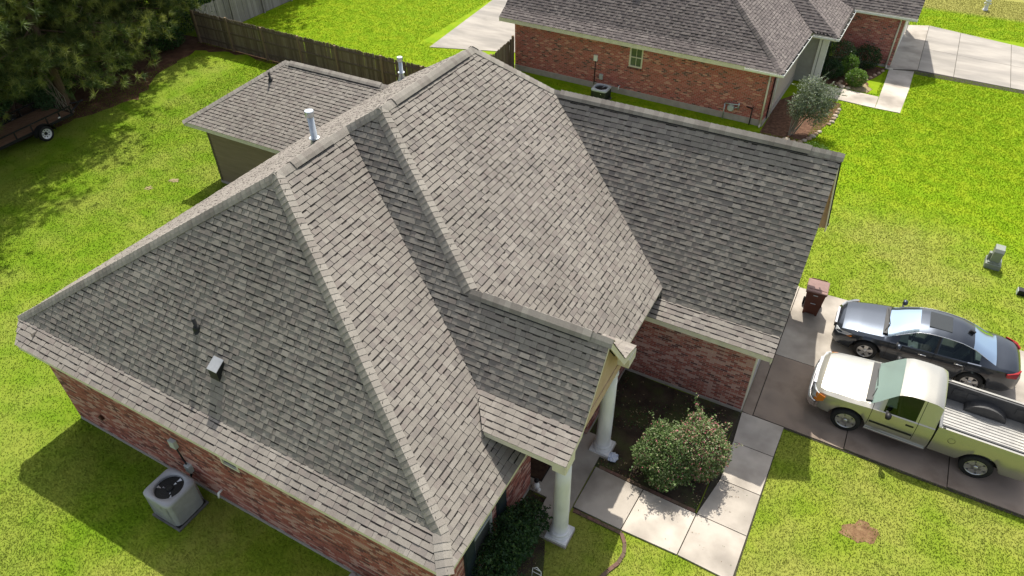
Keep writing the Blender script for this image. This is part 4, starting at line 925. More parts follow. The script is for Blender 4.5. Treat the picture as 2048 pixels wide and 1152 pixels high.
RL = '%s pale stone along the near side of the round clipped shrub'
for i, (x, y, s) in enumerate([(5.75,27.1,.17),(5.55,27.35,.15),(6.05,27.05,.13),(5.6,27.7,.14)]): rock(x, y, s, 40+i, RL, ROCK[i % 2])
RL = '%s low stone in the edging before the neighbouring garage wall, counted from the clipped shrub'
for i, (x, y, s) in enumerate([(6.75,28.6,.1),(6.9,29.0,.1),(7.05,29.4,.1),(7.2,29.8,.1),(7.35,30.2,.1)]): rock(x, y, s, 60+i, RL, ROCK[1])
# ------------------------------------------------------------------ vehicles (local frame: x from front bumper backwards, y=0 centre line)
def paint(name, c, metallic=.6, rough=.3):
    m = ramp_mat(name, [tuple(x*.96 for x in c), tuple(x*1.04 for x in c)], 40, rough=rough, metallic=metallic, coat=1.0); return m
NAVY = paint('midnight_paint', (.034,.042,.056), .9, .37); PEWTER = paint('pewter_paint', (.42,.405,.355), .6, .33)
CARGLASS = ramp_mat('car_glass', [(.035,.055,.055)], rough=.03, spec=.9); CARGLASS.node_tree.nodes['Principled BSDF'].inputs['Coat Weight'].default_value = .6
TINT = ramp_mat('tinted_glass', [(.012,.016,.014)], rough=.03, spec=.9)
TYRE = ramp_mat('tyre_rubber', [(.014,.014,.014),(.025,.025,.025)], 10, rough=.8); ALLOY = ramp_mat('alloy_rim', [(.50,.50,.51),(.62,.62,.62)], 8, rough=.3, metallic=.8)
CHROME = ramp_mat('chrome', [(.75,.75,.75)], rough=.12, metallic=1.0); AMBER = ramp_mat('amber_lens', [(.65,.20,.02)], rough=.2); REDL = ramp_mat('red_lens', [(.30,.012,.012)], rough=.15); CLEARL = ramp_mat('clear_lens', [(.42,.44,.45),(.62,.63,.63)], 9, rough=.1, spec=.8)
SEAM = ramp_mat('panel_gap', [(.006,.006,.006)], rough=.9); INTER = ramp_mat('interior_trim', [(.20,.19,.17),(.30,.285,.26)], 6, rough=.8); INTERD = ramp_mat('interior_dark', [(.04,.04,.04),(.07,.07,.07)], 6, rough=.8)
GREYPL = ramp_mat('grey_plastic', [(.06,.06,.06),(.09,.09,.09)], 6, rough=.6)
def glass_mat(name, tint, alpha):
    m = bpy.data.materials.new(name); m.use_nodes = True; nt = m.node_tree; N = nt.nodes; L = nt.links
    g = N.new('ShaderNodeBsdfGlossy'); g.inputs['Roughness'].default_value = .02; t = N.new('ShaderNodeBsdfTransparent'); t.inputs[0].default_value = (*tint, 1)
    f = N.new('ShaderNodeFresnel'); f.inputs[0].default_value = 1.5; mx = N.new('ShaderNodeMixShader'); L.new(f.outputs[0], mx.inputs[0]); g.inputs[0].default_value = (.55,.68,.80,1); L.new(t.outputs[0], mx.inputs[1]); L.new(g.outputs[0], mx.inputs[2]); L.new(mx.outputs[0], N['Material Output'].inputs[0]); return m
WSHIELD = glass_mat('windscreen_glass', (.50,.64,.68), .5); WTRUCK = bpy.data.materials.new('painted_reflection_windscreen'); WTRUCK.use_nodes = True
_n = WTRUCK.node_tree.nodes; _b = _n['Principled BSDF']; _b.inputs['Base Color'].default_value = (.30,.40,.36,1); _b.inputs['Roughness'].default_value = .08; _b.inputs['Specular IOR Level'].default_value = .5  # sage reflection of sky and dash painted into the windscreen colour
_t = _n.new('ShaderNodeBsdfTransparent'); _t.inputs[0].default_value = (.6,.7,.66,1); _m = _n.new('ShaderNodeMixShader'); _m.inputs[0].default_value = .35
WTRUCK.node_tree.links.new(_b.outputs[0], _m.inputs[1]); WTRUCK.node_tree.links.new(_t.outputs[0], _m.inputs[2]); WTRUCK.node_tree.links.new(_m.outputs[0], _n['Material Output'].inputs[0])
SIDEG = glass_mat('side_glass', (.30,.36,.33), .5); DARKG = glass_mat('dark_side_glass', (.16,.19,.17), .5)
def lerp_tab(tab):
    xs = [p[0] for p in tab]; ys = [p[1] for p in tab]; return lambda x: float(np.interp(x, xs, ys))
def smooth_tab(tab, k=.07):
    f = lerp_tab(tab); return lambda x: (f(x-k)+2*f(x)+f(x+k))/4
def arch_z(x, axles, R, zc, base):
    z = base
    for a in axles:
        d = abs(x-a)
        if d < R: z = max(z, zc+math.sqrt(R*R-d*d))
    return z
def loft(root, secs, xs, classify, mats):
    """secs[i]: list of (y,z) from left bottom over the top to right bottom; faces go to parts named by classify(i,j)"""
    n = len(secs[0]); parts = {}
    for i in range(len(xs)-1):
        for j in range(n-1):
            c = classify(i, j)
            if c is None: continue
            P = [(xs[i],*secs[i][j]), (xs[i],*secs[i][j+1]), (xs[i+1],*secs[i+1][j+1]), (xs[i+1],*secs[i+1][j])]
            parts.setdefault(c, MB()).poly(P, 0, True)
    out = {}
    for (name, key), mb in parts.items():
        import bmesh
        me = mb.mesh(name, mats[name]); bm = bmesh.new(); bm.from_mesh(me); bmesh.ops.remove_doubles(bm, verts=bm.verts, dist=1e-4)
        bm.to_mesh(me); bm.free(); out[(name, key)] = link(name, me, root)
        md = out[(name,key)].modifiers.new('edge', 'EDGE_SPLIT'); md.split_angle = math.radians(38)
    return out
def wheel(root, x, y, zc, R, wd, side, style):
    m = MB(); s = side; rp = R*.68
    m.lathe([(rp,-wd/2),(R*.93,-wd/2),(R,-wd*.34),(R,wd*.34),(R*.93,wd/2),(rp,wd/2)], (0,0,0), 36, axis='y', caps=False)
    w = link('wheel', m.mesh('tyre', TYRE), root, (x, y, zc))
    b = MB(); b.lathe([(rp,-wd*.46),(rp,wd*.46),(rp*.93,wd*.49),(rp*.90,wd*.40),(rp*.88,-wd*.2)], (0,0,0), 36, axis='y', caps=False)
    if s < 0: b.v = [(p[0], -p[1], p[2]) for p in b.v]
    rim = b.build('rim', ALLOY, w)
    o = s*wd*.40; q = MB(); q.lathe([(rp*.9,o*.35),(.01,o*.35)], (0,0,0), 24, axis='y', caps=False); q.build('brake_disc', INTERD, w)
    k = 5 if style == 'five' else 6
    for i in range(k):
        a = 2*math.pi*i/k+.3; t = MB(); ca, sa = math.cos(a), math.sin(a); w0, w1 = (.045,.06) if style == 'five' else (.075,.085)
        pts = [(ca*.03-sa*w0, sa*.03+ca*w0), (ca*.03+sa*w0, sa*.03-ca*w0), (ca*rp*.9+sa*w1, sa*rp*.9-ca*w1), (ca*rp*.9-sa*w1, sa*rp*.9+ca*w1)]
        t.prism([(p[0], o, p[1]) for p in pts], (0,-s*.03,0)); t.build('spoke', ALLOY, w)
    t = MB(); t.lathe([(.055,o-s*.02),(.06,o+s*.015),(.02,o+s*.02)], (0,0,0), 16, axis='y'); t.build('hub_cap', ALLOY, w)
    return w
def mirror_sec(half): # half from bottom outer to top centre (y>0); returns full from y<0 side over to y>0 side
    return [(-y, z) for y, z in half] + [(y, z) for y, z in half[-2::-1]]
def side_mirror(root, x, y, z, s, mt, size=(.10,.20,.15)):
    m = MB(); a = s; m.lathe([(.02,-.03),(.085,-.02),(.10,.03),(.095,.09),(.05,.12)], (0,0,0), 16, axis='x')
    o = m.build('mirror', mt, root, (x, y+a*.17, z)); o.scale = (.9, 1.15, .85)
    b = MB(); b.box((-.03,-.17 if a > 0 else .0,-.05), (.03,.0 if a > 0 else .17,-.01)); b.build('mirror_arm', BLACKP, o)
    b = MB(); b.lathe([(.08,.121),(.001,.122)], (0,0,0), 14, axis='x', caps=False); b.build('mirror_glass', CHROME, o)
# ---- sedan
def sedan():
    L = 4.95; t = thing('sedan_car', 'dark blue four door saloon with sunroof parked on the far half of the driveway', 'car', (8.50,7.82,.045), math.radians(1.2), 'vehicles parked on the driveway')
    AX = (1.0, 3.83); ZC, R = .335, .40
    W = smooth_tab([(0,.60),(.06,.70),(.2,.80),(.5,.875),(1.0,.915),(1.6,.925),(3.5,.925),(4.2,.895),(4.6,.83),(4.85,.74),(4.95,.64)], .05)
    ZT = smooth_tab([(0,.66),(.05,.74),(.2,.83),(.6,.92),(1.0,.975),(1.38,1.03),(1.75,1.24),(2.15,1.44),(2.5,1.50),(2.9,1.505),(3.3,1.47),(3.65,1.37),(4.0,1.20),(4.28,1.09),(4.6,1.07),(4.82,1.03),(4.93,.93),(4.95,.86)], .05)
    ZB = smooth_tab([(0,.60),(.1,.70),(.3,.76),(.9,.86),(1.4,.93),(2.4,.975),(3.4,1.01),(4.0,1.03),(4.5,1.0),(4.85,.93),(4.95,.80)], .05)
    WR = smooth_tab([(0,.46),(.2,.62),(.9,.70),(1.35,.72),(1.75,.645),(2.15,.575),(2.6,.565),(3.2,.55),(3.7,.54),(4.1,.60),(4.4,.68),(4.8,.60),(4.95,.5)], .04)
    base = [0,.02,.05,.09,.14,.2,.28,.36,.45]+[.5+.06*i for i in range(18)]+[1.38,1.39+.0,1.46,1.55,1.65,1.75,1.85,1.95,2.05,2.15,2.25,2.35,2.45,2.55,2.62]
    base += [2.70,2.78,2.86,2.95,3.05,3.15,3.25,3.34]+[3.42+.06*i for i in range(15)]+[4.28,4.34,4.42,4.5,4.58,4.66,4.72,4.78,4.83,4.87,4.90,4.93,4.95]
    gaps = [1.52, 2.70, 3.55]; base = sorted(set(round(x, 3) for x in base if all(abs(x-g) > .02 for g in gaps)) | {round(g+d, 3) for g in gaps for d in (-.006, .006)})
    xs = base; secs = []
    for x in xs:
        w, zt, zb, wr = W(x), ZT(x), ZB(x), WR(x); b = arch_z(x, AX, R, ZC, lerp_tab([(0,.30),(.15,.20),(4.7,.22),(4.95,.34)])(x))
        cab = lerp_tab([(1.3,0),(1.45,1),(4.15,1),(4.3,0)])(x)
        zr = zt-.055*1-(.02 if cab > .5 else 0)
        h = [(w*.90,b),(w*.965,max(.36,b+.02)),(w*1.0,max(.58,b+.045)),(w*.985,max(zb-.10,b+.07)),(w*.955,zb-.015),(w*.925,zb),(wr+(.03 if cab>.5 else .05),min(zr, zt-.02) if zr > zb else zb+(zt-zb)*.35),(wr*.72,zt-.012),(wr*.36,zt-.002),(0,zt)]
        if zr <= zb+.02: h[6] = (max(wr,w*.80), zb+(zt-zb)*.45)
        secs.append(mirror_sec(h))
    n = len(secs[0])
    def cl(i, j):
        xm = (xs[i]+xs[i+1])/2; jj = j if j < n//2 else n-2-j; s = 'a' if j < n//2 else 'b'
        if any(abs(xm-g) < .008 for g in gaps) and 1 <= jj <= (4 if xm < 3.9 else 3): return ('door_gap', 0)
        if 1.42 < xm < 2.12 and jj >= 6: return ('windscreen', 0)
        if 3.60 < xm < 4.24 and jj >= 6: return ('rear_window', 0)
        if jj == 5 and 1.70 < xm < 2.66: return ('front_side_window', s)
        if jj == 5 and 2.76 < xm < 3.86: return ('rear_side_window', s)
        if 1.52 < xm < 2.70 and 1 <= jj <= 4: return ('front_door', s)
        if 2.70 < xm < 3.55 and 1 <= jj <= 4: return ('rear_door', s)
        if xm < 1.36 and jj >= 6 and xm > .22: return ('bonnet', 0)
        if xm > 4.27 and jj >= 6 and xm < 4.88: return ('boot_lid', 0)
        if jj == 4 and 1.6 < xm < 3.9: return ('window_trim', s)
        return ('body', 0)
    mats = dict(body=NAVY, door_gap=SEAM, windscreen=WSHIELD, rear_window=WSHIELD, front_side_window=SIDEG, rear_side_window=SIDEG, front_door=NAVY, rear_door=NAVY, bonnet=NAVY, boot_lid=NAVY, window_trim=CHROME)
    P = loft(t, secs, xs, cl, mats)
    for k, o in (('front_cap', 0), ('rear_cap', -1)):
        m = MB(); m.poly([(xs[o], y, z) for y, z in secs[o]]); m.build('end_panel', NAVY, t)
    # window outline in bright metal, sunroof, aerial
    m = MB(); m.box((2.38,-.36,1.487), (2.98,.36,1.509)); sr = m.build('sunroof', TINT, t, bevel=.01)
    m = MB(); m.prism([(3.42,-.03,1.44),(3.56,-.03,1.41),(3.56,.03,1.41),(3.42,.03,1.44)], (.03,0,.07)); m.build('aerial_fin', BLACKP, t)
    for s in (-1, 1):
        m = MB(); pts = [(x, s*(WR(x)+.038), ZT(x)-.070) for x in [1.62+.12*i for i in range(21)]]
        for a, b in zip(pts[:-1], pts[1:]): m.tube(a, b, .011, n=6, cap=False)
        m.build('window_surround', CHROME, t)
        for (a, b) in ((2.72,2.75),):
            m = MB(); m.prism([(a-.03,s*(W(2.7)*.928),ZB(2.7)),(a+.05,s*(W(2.7)*.928),ZB(2.7)),(a+.03,s*(WR(2.7)+.042),ZT(2.7)-.08),(a-.02,s*(WR(2.7)+.042),ZT(2.7)-.08)], (0,s*.004,0)); m.build('door_pillar', BLACKP, t)
        for x in (2.42, 3.36):
            m = MB(); m.tube((x-.11,s*(W(x)*.985+.018),ZB(x)-.13), (x+.11,s*(W(x)*.985+.018),ZB(x)-.125), .017, n=8); m.build('door_handle', CHROME, t)
        side_mirror(t, 1.72, s*.93, 1.03, s, NAVY)
        m = MB(); lm = [(.07,s*.52,.70),(.16,s*.70,.73),(.42,s*.845,.80),(.52,s*.868,.80),(.40,s*.855,.70),(.17,s*.755,.63),(.07,s*.62,.62)]
        m.prism(lm, (-.035,s*.02,.02)); hl = m.build('headlight', CLEARL, t, recalc=True)
        m = MB(); m.prism([(.36,s*.868,.70),(.52,s*.892,.76),(.50,s*.892,.71)], (0,s*.012,.004)); m.build('side_marker', AMBER, t)
        m = MB(); m.prism([(4.88,s*.50,.86),(4.90,s*.50,.98),(4.80,s*.70,1.0),(4.55,s*.848,.985),(4.57,s*.858,.87),(4.80,s*.765,.85)], (.035,s*.02,0)); m.build('tail_light', REDL, t, recalc=True)
        for x, zz in ((AX[0], 0), (AX[1], 0)): wheel(t, x, s*.80, ZC, .335, .215, s, 'five')
    m = MB(); m.prism([(.0,-.36,.52),(.0,.36,.52),(.03,.42,.70),(.03,-.42,.70)], (-.03,0,0)); m.build('grille', BLACKP, t); m = MB(); m.box((-.03,-.4,.69), (.03,.4,.72)); m.build('grille_bar', CHROME, t)
    m = MB(); m.box((.02,-.55,.26), (.10,.55,.42)); m.build('air_intake', BLACKP, t)
    for s in (-1,1):
        m = MB(); m.tube((1.33,s*.55,1.035), (1.42,s*.02-.2,1.075), .012, n=6); m.build('wiper', BLACKP, t)
    m = MB(); m.prism([(1.28,-.66,1.015),(1.40,-.66,1.04),(1.40,.66,1.04),(1.28,.66,1.015)], (0,0,.012)); m.build('cowl_panel', BLACKP, t)
    m = MB(); m.box((.35,-.62,.2), (4.6,.62,.52)); m.build('underbody', SEAM, t)
    m = MB(); m.box((1.5,-.72,.5), (2.0,.72,.94)); m.build('dashboard', INTERD, t)
    for x, ys in ((2.55,(-.36,.36)), (3.35,(-.36,.36))):
        for y in ys:
            m = MB(); m.box((x-.5,y-.25,.45), (x,y+.25,.62)); m.prism([(x-.06,y-.24,.6),(x+.06,y-.24,.6),(x+.22,y-.22,1.12),(x+.12,y-.22,1.12)], (0,.48,0)); m.box((x+.13,y-.12,1.13), (x+.22,y+.12,1.3)); m.build('seat', INTER, t, bevel=.03)
    m = MB(); m.box((3.75,-.65,.95), (4.2,.65,1.02)); m.build('parcel_shelf', INTER, t)
    m = MB(); m.lathe([(.16,0),(.18,.012),(.18,.03),(.16,.035)], (0,0,0), 20, axis='x', caps=False); o = m.build('steering_wheel', INTERD, t, (2.1,-.36,.98)); 
sedan()
# ---- pickup truck
def pickup():
    t = thing('pickup_truck', 'pewter regular cab pickup truck with open ribbed bed on the near driveway half', 'truck', (8.40,4.78,.045), math.radians(-.6), 'vehicles parked on the driveway')
    AX = (1.04, 4.23); ZC, R = .385, .46; XB0, XB1 = 3.06, 5.28
    W = smooth_tab([(0,.70),(.05,.80),(.15,.88),(.4,.955),(.9,.99),(1.5,1.0),(5.4,1.0)], .04)
    ZT = smooth_tab([(0,.98),(.06,1.07),(.18,1.13),(.6,1.18),(1.1,1.215),(1.42,1.23),(1.6,1.40),(1.78,1.60),(1.98,1.80),(2.15,1.875),(2.5,1.90),(2.85,1.885),(3.0,1.82),(3.02,1.78)], .035)
    ZB = smooth_tab([(0,.90),(.1,.99),(.3,1.04),(1.0,1.10),(1.5,1.155),(2.3,1.17),(3.05,1.18)], .05)
    WR = smooth_tab([(0,.60),(.3,.76),(1.3,.82),(1.6,.79),(1.98,.735),(2.3,.72),(2.9,.715),(3.02,.71)], .03)
    gaps = [1.52, 2.62]
    base = [0,.03,.07,.12,.18,.26,.34,.42,.50]+[.56+.06*i for i in range(15)]+[1.44,1.49,1.55,1.6,1.66,1.72,1.78,1.84,1.9,1.98,2.06,2.15,2.25,2.35,2.45,2.55,2.68,2.76,2.84,2.9,2.95,3.0,3.02]
    xs = sorted(set(round(x,3) for x in base if all(abs(x-g) > .02 for g in gaps)) | {round(g+d,3) for g in gaps for d in (-.007,.007)})
    secs = []
    for x in xs:
        w, zt, zb, wr = W(x), ZT(x), ZB(x), WR(x); b = arch_z(x, AX, R, ZC, lerp_tab([(0,.46),(.2,.40),(3.0,.36)])(x)); cab = x > 1.5; zr = zt-.07
        h = [(w*.92,b),(w*.975,max(.56,b+.03)),(w*1.0,max(.80,b+.06)),(w*.99,max(zb-.12,b+.09)),(w*.965,zb-.015),(w*.93,zb),(wr+.03,zr) if zr > zb+.03 else (max(wr,.8*w),zb+(zt-zb)*.5),(wr*.72,zt-.014),(wr*.36,zt-.003),(0,zt)]
        secs.append(mirror_sec(h))
    n = len(secs[0])
    def cl(i, j):
        xm = (xs[i]+xs[i+1])/2; jj = j if j < n//2 else n-2-j; s = 'a' if j < n//2 else 'b'
        if any(abs(xm-g) < .009 for g in gaps) and 1 <= jj <= 5: return ('door_gap', 0)
        if 1.46 < xm < 2.0 and jj >= 6: return ('windscreen', 0)
        if jj == 5 and 1.78 < xm < 2.52: return ('side_window', s)
        if 1.52 < xm < 2.62 and 1 <= jj <= 5: return ('door', s)
        if .16 < xm < 1.44 and jj >= 6: return ('bonnet', 0)
        if xm > 2.05 and jj >= 6: return ('cab_roof', 0)
        return ('body', 0)
    mats = dict(body=PEWTER, door_gap=SEAM, windscreen=WTRUCK, side_window=DARKG, door=PEWTER, bonnet=PEWTER, cab_roof=PEWTER)
    loft(t, secs, xs, cl, mats)
    m = MB(); m.poly([(xs[0], y, z) for y, z in secs[0]]); m.build('front_panel', PEWTER, t); m = MB(); m.poly([(xs[-1], y, z) for y, z in secs[-1][::-1]]); m.build('cab_back', PEWTER, t)
    m = MB(); m.box((3.022,-.58,1.24), (3.034,.58,1.66)); m.build('rear_window', CARGLASS, t, bevel=.005)
    # bed: outer sides with arches, rails, inner walls
    xb = sorted(set([XB0+.0]+[round(XB0+.06*i,3) for i in range(1,38)]+[XB1])); bs = []
    for x in xb:
        b = arch_z(x, AX, R, ZC, .42); w = 1.0 if x < 4.9 else 1.0-.03*(x-4.9)/.38
        half = [(w*.93,b),(w*.975,max(.56,b+.03)),(w*1.0,max(.80,b+.06)),(w*.995,1.02),(w*.975,1.28),(w*.965,1.325),(w*.925,1.33),(w*.90,1.32)]
        bs.append(half)
    for s in (-1, 1):
        m = MB()
        for i in range(len(xb)-1):
            for j in range(7): m.poly([(xb[i],s*bs[i][j][0],bs[i][j][1]), (xb[i],s*bs[i][j+1][0],bs[i][j+1][1]), (xb[i+1],s*bs[i+1][j+1][0],bs[i+1][j+1][1]), (xb[i+1],s*bs[i+1][j][0],bs[i+1][j][1])], 0, True)
        m.poly([(XB0,s*y,z) for y, z in bs[0]]+[(XB0,s*.86,1.32),(XB0,s*.86,.5)]); o = m.build('bed_side', PEWTER, t, recalc='merge'); md = o.modifiers.new('edge','EDGE_SPLIT'); md.split_angle = .7
        m = MB(); m.box((XB0+.03,s*.86-.02,.74), (XB1,s*.86+.02,1.30)); m.box((XB0+.03,s*.86-.05 if s > 0 else s*.86,1.26), (XB1,s*.86 if s > 0 else s*.86+.05,1.322)); iw = m.build('inner_wall', GREYPL, t)
        for xx in (3.35, 3.7, 4.85):
            q = MB(); q.box((xx,s*.85-.015*s-.012,.95), (xx+.22,s*.85-.015*s+.012,1.18)); q.build('wall_rib', GREYPL, iw)
        m = MB(); N = 14
        for i in range(N):
            a0, a1 = math.pi*i/N, math.pi*(i+1)/N; rr = .50
            z = lambda a: .74+math.sin(a)*.33; xx = lambda a: AX[1]-math.cos(a)*rr
            m.poly([(xx(a0),s*.86,z(a0)),(xx(a1),s*.86,z(a1)),(xx(a1),s*.58,z(a1)),(xx(a0),s*.58,z(a0))], 0, True); m.poly([(xx(a0),s*.58,.74),(xx(a0),s*.58,z(a0)),(xx(a1),s*.58,z(a1)),(xx(a1),s*.58,.74)])
        m.build('wheel_housing', GREYPL, t)
        for xx in (XB0+.12, XB1-.12):
            q = MB(); q.box((xx-.035,s*.945-.022,1.328), (xx+.035,s*.945+.022,1.338)); q.build('stake_pocket', BLACKP, t)
        # mirrors, lights, handles, mouldings
        side_mirror(t, 1.85, s*.99, 1.27, s, BLACKP, ()); 
        m = MB(); m.box((2.36,s*.985-.012,.99), (2.56,s*.985+.012,1.055)); m.build('door_handle', BLACKP, t, bevel=.01)
        m = MB(); m.box((1.55,s*.995-.012,.70), (2.60,s*.995+.014,.76)); m.build('side_moulding', BLACKP, t)
        m = MB(); m.box((1.5,s*.955-.02,.36), (3.0,s*.955+.02,.395)); m.build('sill_trim', CHROME, t)
        m = MB(); m.prism([(.02,s*.52,.82),(.02,s*.52,.98),(.09,s*.80,1.0),(.20,s*.89,.99),(.20,s*.90,.80),(.09,s*.83,.80)], (-.03,s*.015,0)); m.build('headlight', CLEARL, t, recalc=True)
        m = MB(); m.prism([(.10,s*.845,.70),(.12,s*.87,.98),(.36,s*.965,.98),(.34,s*.965,.82),(.2,s*.92,.70)], (0,s*.014,0)); m.build('indicator', AMBER, t, recalc=True)
        m = MB(); m.box((XB1-.05,s*.90-.06,.78), (XB1+.02,s*.90+.085,1.22)); m.build('tail_light', REDL, t, bevel=.01)
        m = MB(); m.box((XB1-.08,s*.90-.05,.92), (XB1+.025,s*.90+.09,1.02)); m.build('indicator', AMBER, t)
        for x in AX: wheel(t, x, s*.86, ZC, .385, .25, s, 'six')
        m = MB(); a0 = [math.pi*(i/16) for i in range(17)]
    m = MB(); m.lathe([(.085,-1.005),(.078,-1.001)], (3.45,0,1.02), 20, axis='y', caps=False); m.build('fuel_flap', SEAM, t)
    m = MB(); m.box((XB0+.02,-.86,.70), (XB1,.86,.74)); fl = m.build('bed_floor', ramp_mat('bed_floor_paint', [(.36,.35,.33),(.46,.45,.42)], 5, rough=.42, metallic=.35), t)
    for k in range(11):
        y = -.55+k*.11
        if True: q = MB(); q.prism([(XB0+.06,y-.032,.74),(XB0+.06,y-.02,.758),(XB0+.06,y+.02,.758),(XB0+.06,y+.032,.74)], (XB1-XB0-.1,0,0)); q.build('floor_rib', MATS['bed_floor_paint'], fl)
    m = MB(); m.box((XB0+.0,-.88,.5), (XB0+.05,.88,1.31)); bk = m.build('bulkhead', GREYPL, t); m = MB(); m.box((XB0-.005,-.95,1.29), (XB0+.07,.95,1.335)); m.build('front_rail', PEWTER, t, bevel=.01)
    m = MB(); m.box((XB1-.06,-.87,.66), (XB1+.005,.87,1.32)); m.build('tailgate', PEWTER, t, bevel=.015)
    m = MB(); m.prism([(XB1+.01,-.98,.48),(XB1+.01,.98,.48),(XB1+.16,.9,.48),(XB1+.16,-.9,.48)], (0,0,.18)); m.build('rear_bumper', BLACKP, t, bevel=.02)
    m = MB(); pts = [(.16,.93),(.05,.90),(-.03,.78),(-.075,.5),(-.085,0)]
    full = [(x,-y) for x, y in pts]+[(x,y) for x, y in pts[-2::-1]]
    for a, b in zip(full[:-1], full[1:]):
        pr = [(0,.46),(-.02,.52),(-.02,.66),(0,.70),(.08,.70),(.08,.46)]
        for k in range(5): m.poly([(a[0]+pr[k][0],a[1],pr[k][1]),(b[0]+pr[k][0],b[1],pr[k][1]),(b[0]+pr[k+1][0],b[1],pr[k+1][1]),(a[0]+pr[k+1][0],a[1],pr[k+1][1])], 0, True)
    m.build('front_bumper', CHROME, t, recalc='merge')
    m = MB(); m.box((-.02,-.52,.72), (.05,.52,.98)); gr = m.build('grille', BLACKP, t)
    m = MB(); m.box((-.035,-.56,.97), (.04,.56,1.02)); m.box((-.035,-.56,.70), (.03,.56,.73)); m.box((-.034,-.55,.82), (.02,.55,.855)); m.build('grille_bar', CHROME, gr)
    for s in (-1,1):
        m = MB(); m.tube((1.42,s*.70,1.235), (1.50,s*.05-.25,1.30), .013, n=6); m.build('wiper', BLACKP, t)
    m = MB(); m.prism([(1.30,-.78,1.215),(1.46,-.76,1.25),(1.46,.76,1.25),(1.30,.78,1.215)], (0,0,.014)); m.build('cowl_panel', BLACKP, t)
    m = MB(); m.box((.3,-.70,.36), (5.2,.70,.68)); m.build('underbody', SEAM, t)
    m = MB(); m.box((1.50,-.80,.7), (1.95,.80,1.16)); m.build('dashboard', INTERD, t); m = MB(); m.prism([(1.50,-.74,1.165),(2.06,-.74,1.20),(2.06,.74,1.20),(1.50,.74,1.165)], (0,0,.03)); m.build('dash_top', ramp_mat('sage_dash', [(.26,.32,.29),(.32,.38,.35)], 5, rough=.7), t)
    m = MB(); m.box((2.2,-.75,.7), (2.75,.75,.95)); m.prism([(2.7,-.74,.9),(2.82,-.74,.9),(2.95,-.74,1.5),(2.85,-.74,1.5)], (0,1.48,0)); m.build('bench_seat', INTER, t, bevel=.04)
    m = MB(); m.lathe([(.17,0),(.19,.012),(.19,.03),(.17,.035)], (0,0,0), 20, axis='x', caps=False); m.build('steering_wheel', INTERD, t, (2.05,-.40,1.2))
pickup()
# ---- utility trailer
def trailer():
    t = thing('utility_trailer', 'black open utility trailer with white spoked wheel parked under the pine trees', 'trailer', (-26.92,4.35,0), math.radians(93))
    m = MB(); w, l = .95, 2.4
    for s in (-1,1): m.box((-l,s*w-.04,.5), (l-1.0,s*w+.04,.6))
    m.box((-l,-w,.5), (-l+.08,w,.6)); m.box((l-1.08,-w,.5), (l-1.0,w,.6)); m.build('chassis', BLACKM, t)
    m = MB(); m.box((-l+.06,-w+.04,.56), (l-1.06,w-.04,.60)); dk = m.build('deck', ramp_mat('trailer_planks', [(.17,.095,.055),(.27,.165,.10)], 4, rough=.9, stretch=(.6,9,1)), t)
    for k in range(9):
        q = MB(); y = -w+.06+k*.2; q.box((-l+.08,y,.60), (l-1.08,y+.17,.615)); q.build('plank', MATS['trailer_planks'], dk)
    for s in (-1,1):
        m = MB(); m.box((-l,s*w-.025,.92), (l-1.0,s*w+.025,.97)); r = m.build('side_rail', BLACKM, t)
        for x in (-l+.03,-1.5,-.7,.1,.75,l-1.04):
            q = MB(); q.box((x-.025,s*w-.02,.6), (x+.025,s*w+.02,.92)); q.build('upright', BLACKM, r)
        m = MB(); N = 10
        for i in range(N):
            a0, a1 = math.pi*i/N, math.pi*(i+1)/N; f = lambda a: (-.3-math.cos(a)*.48, .35+math.sin(a)*.42)
            p, q = f(a0), f(a1); m.prism([(p[0],s*(w+.04),p[1]),(q[0],s*(w+.04),q[1]),(q[0],s*(w+.30),q[1]),(p[0],s*(w+.30),p[1])], (0,0,.015))
        m.build('fender', BLACKM, t)
        m = MB(); m.lathe([(.24,-.1),(.33,-.1),(.36,-.06),(.36,.06),(.33,.1),(.24,.1)], (0,0,0), 28, axis='y', caps=False); wh = link('wheel', m.mesh('tyre', TYRE), t, (-.3, s*(w+.17), .36))
        m = MB(); m.lathe([(.245,.09),(.225,.095),(.21,.03),(.09,.03)], (0,0,0), 24, axis='y', caps=False); m.lathe([(.245,-.09),(.225,-.095),(.21,-.03),(.09,-.03)], (0,0,0), 24, axis='y', caps=False)
        for i in range(8):
            a = 2*math.pi*i/8
        m.build('rim', WHITE, wh)
        for i in range(8):
            a = 2*math.pi*i/8; q = MB(); q.lathe([(.028,-.001),(.028,.0)], (.155*math.cos(a), s*.034, .155*math.sin(a)), 10, axis='y'); q.build('rim_slot', BLACKM, wh)
        q = MB(); q.lathe([(.06,.0),(.05,s*.06)], (0,s*.03,0), 14, axis='y'); q.build('hub_cap', BLACKM, wh)
    m = MB(); m.tube((l-1.0,-w*.8,.55), (l+.1,0,.5), .04); m.tube((l-1.0,w*.8,.55), (l+.1,0,.5), .04); m.tube((l,0,.5), (l+.3,0,.52), .045); m.build('drawbar', BLACKM, t)
    m = MB()
    m.box((-l-.04,-w,.6), (-l,w,.65)); m.box((-l-.04,-w,1.5), (-l,w,1.54))
    for k in range(7): m.box((-l-.035,-w+k*.31-.012,.6), (-l-.005,-w+k*.31+.012,1.52))
    m.build('ramp_gate', BLACKM, t)
    m = MB(); m.box((.62,-w-.05,.66), (.74,-w-.03,.71)); m.build('reflector', WHITE, t)
trailer()
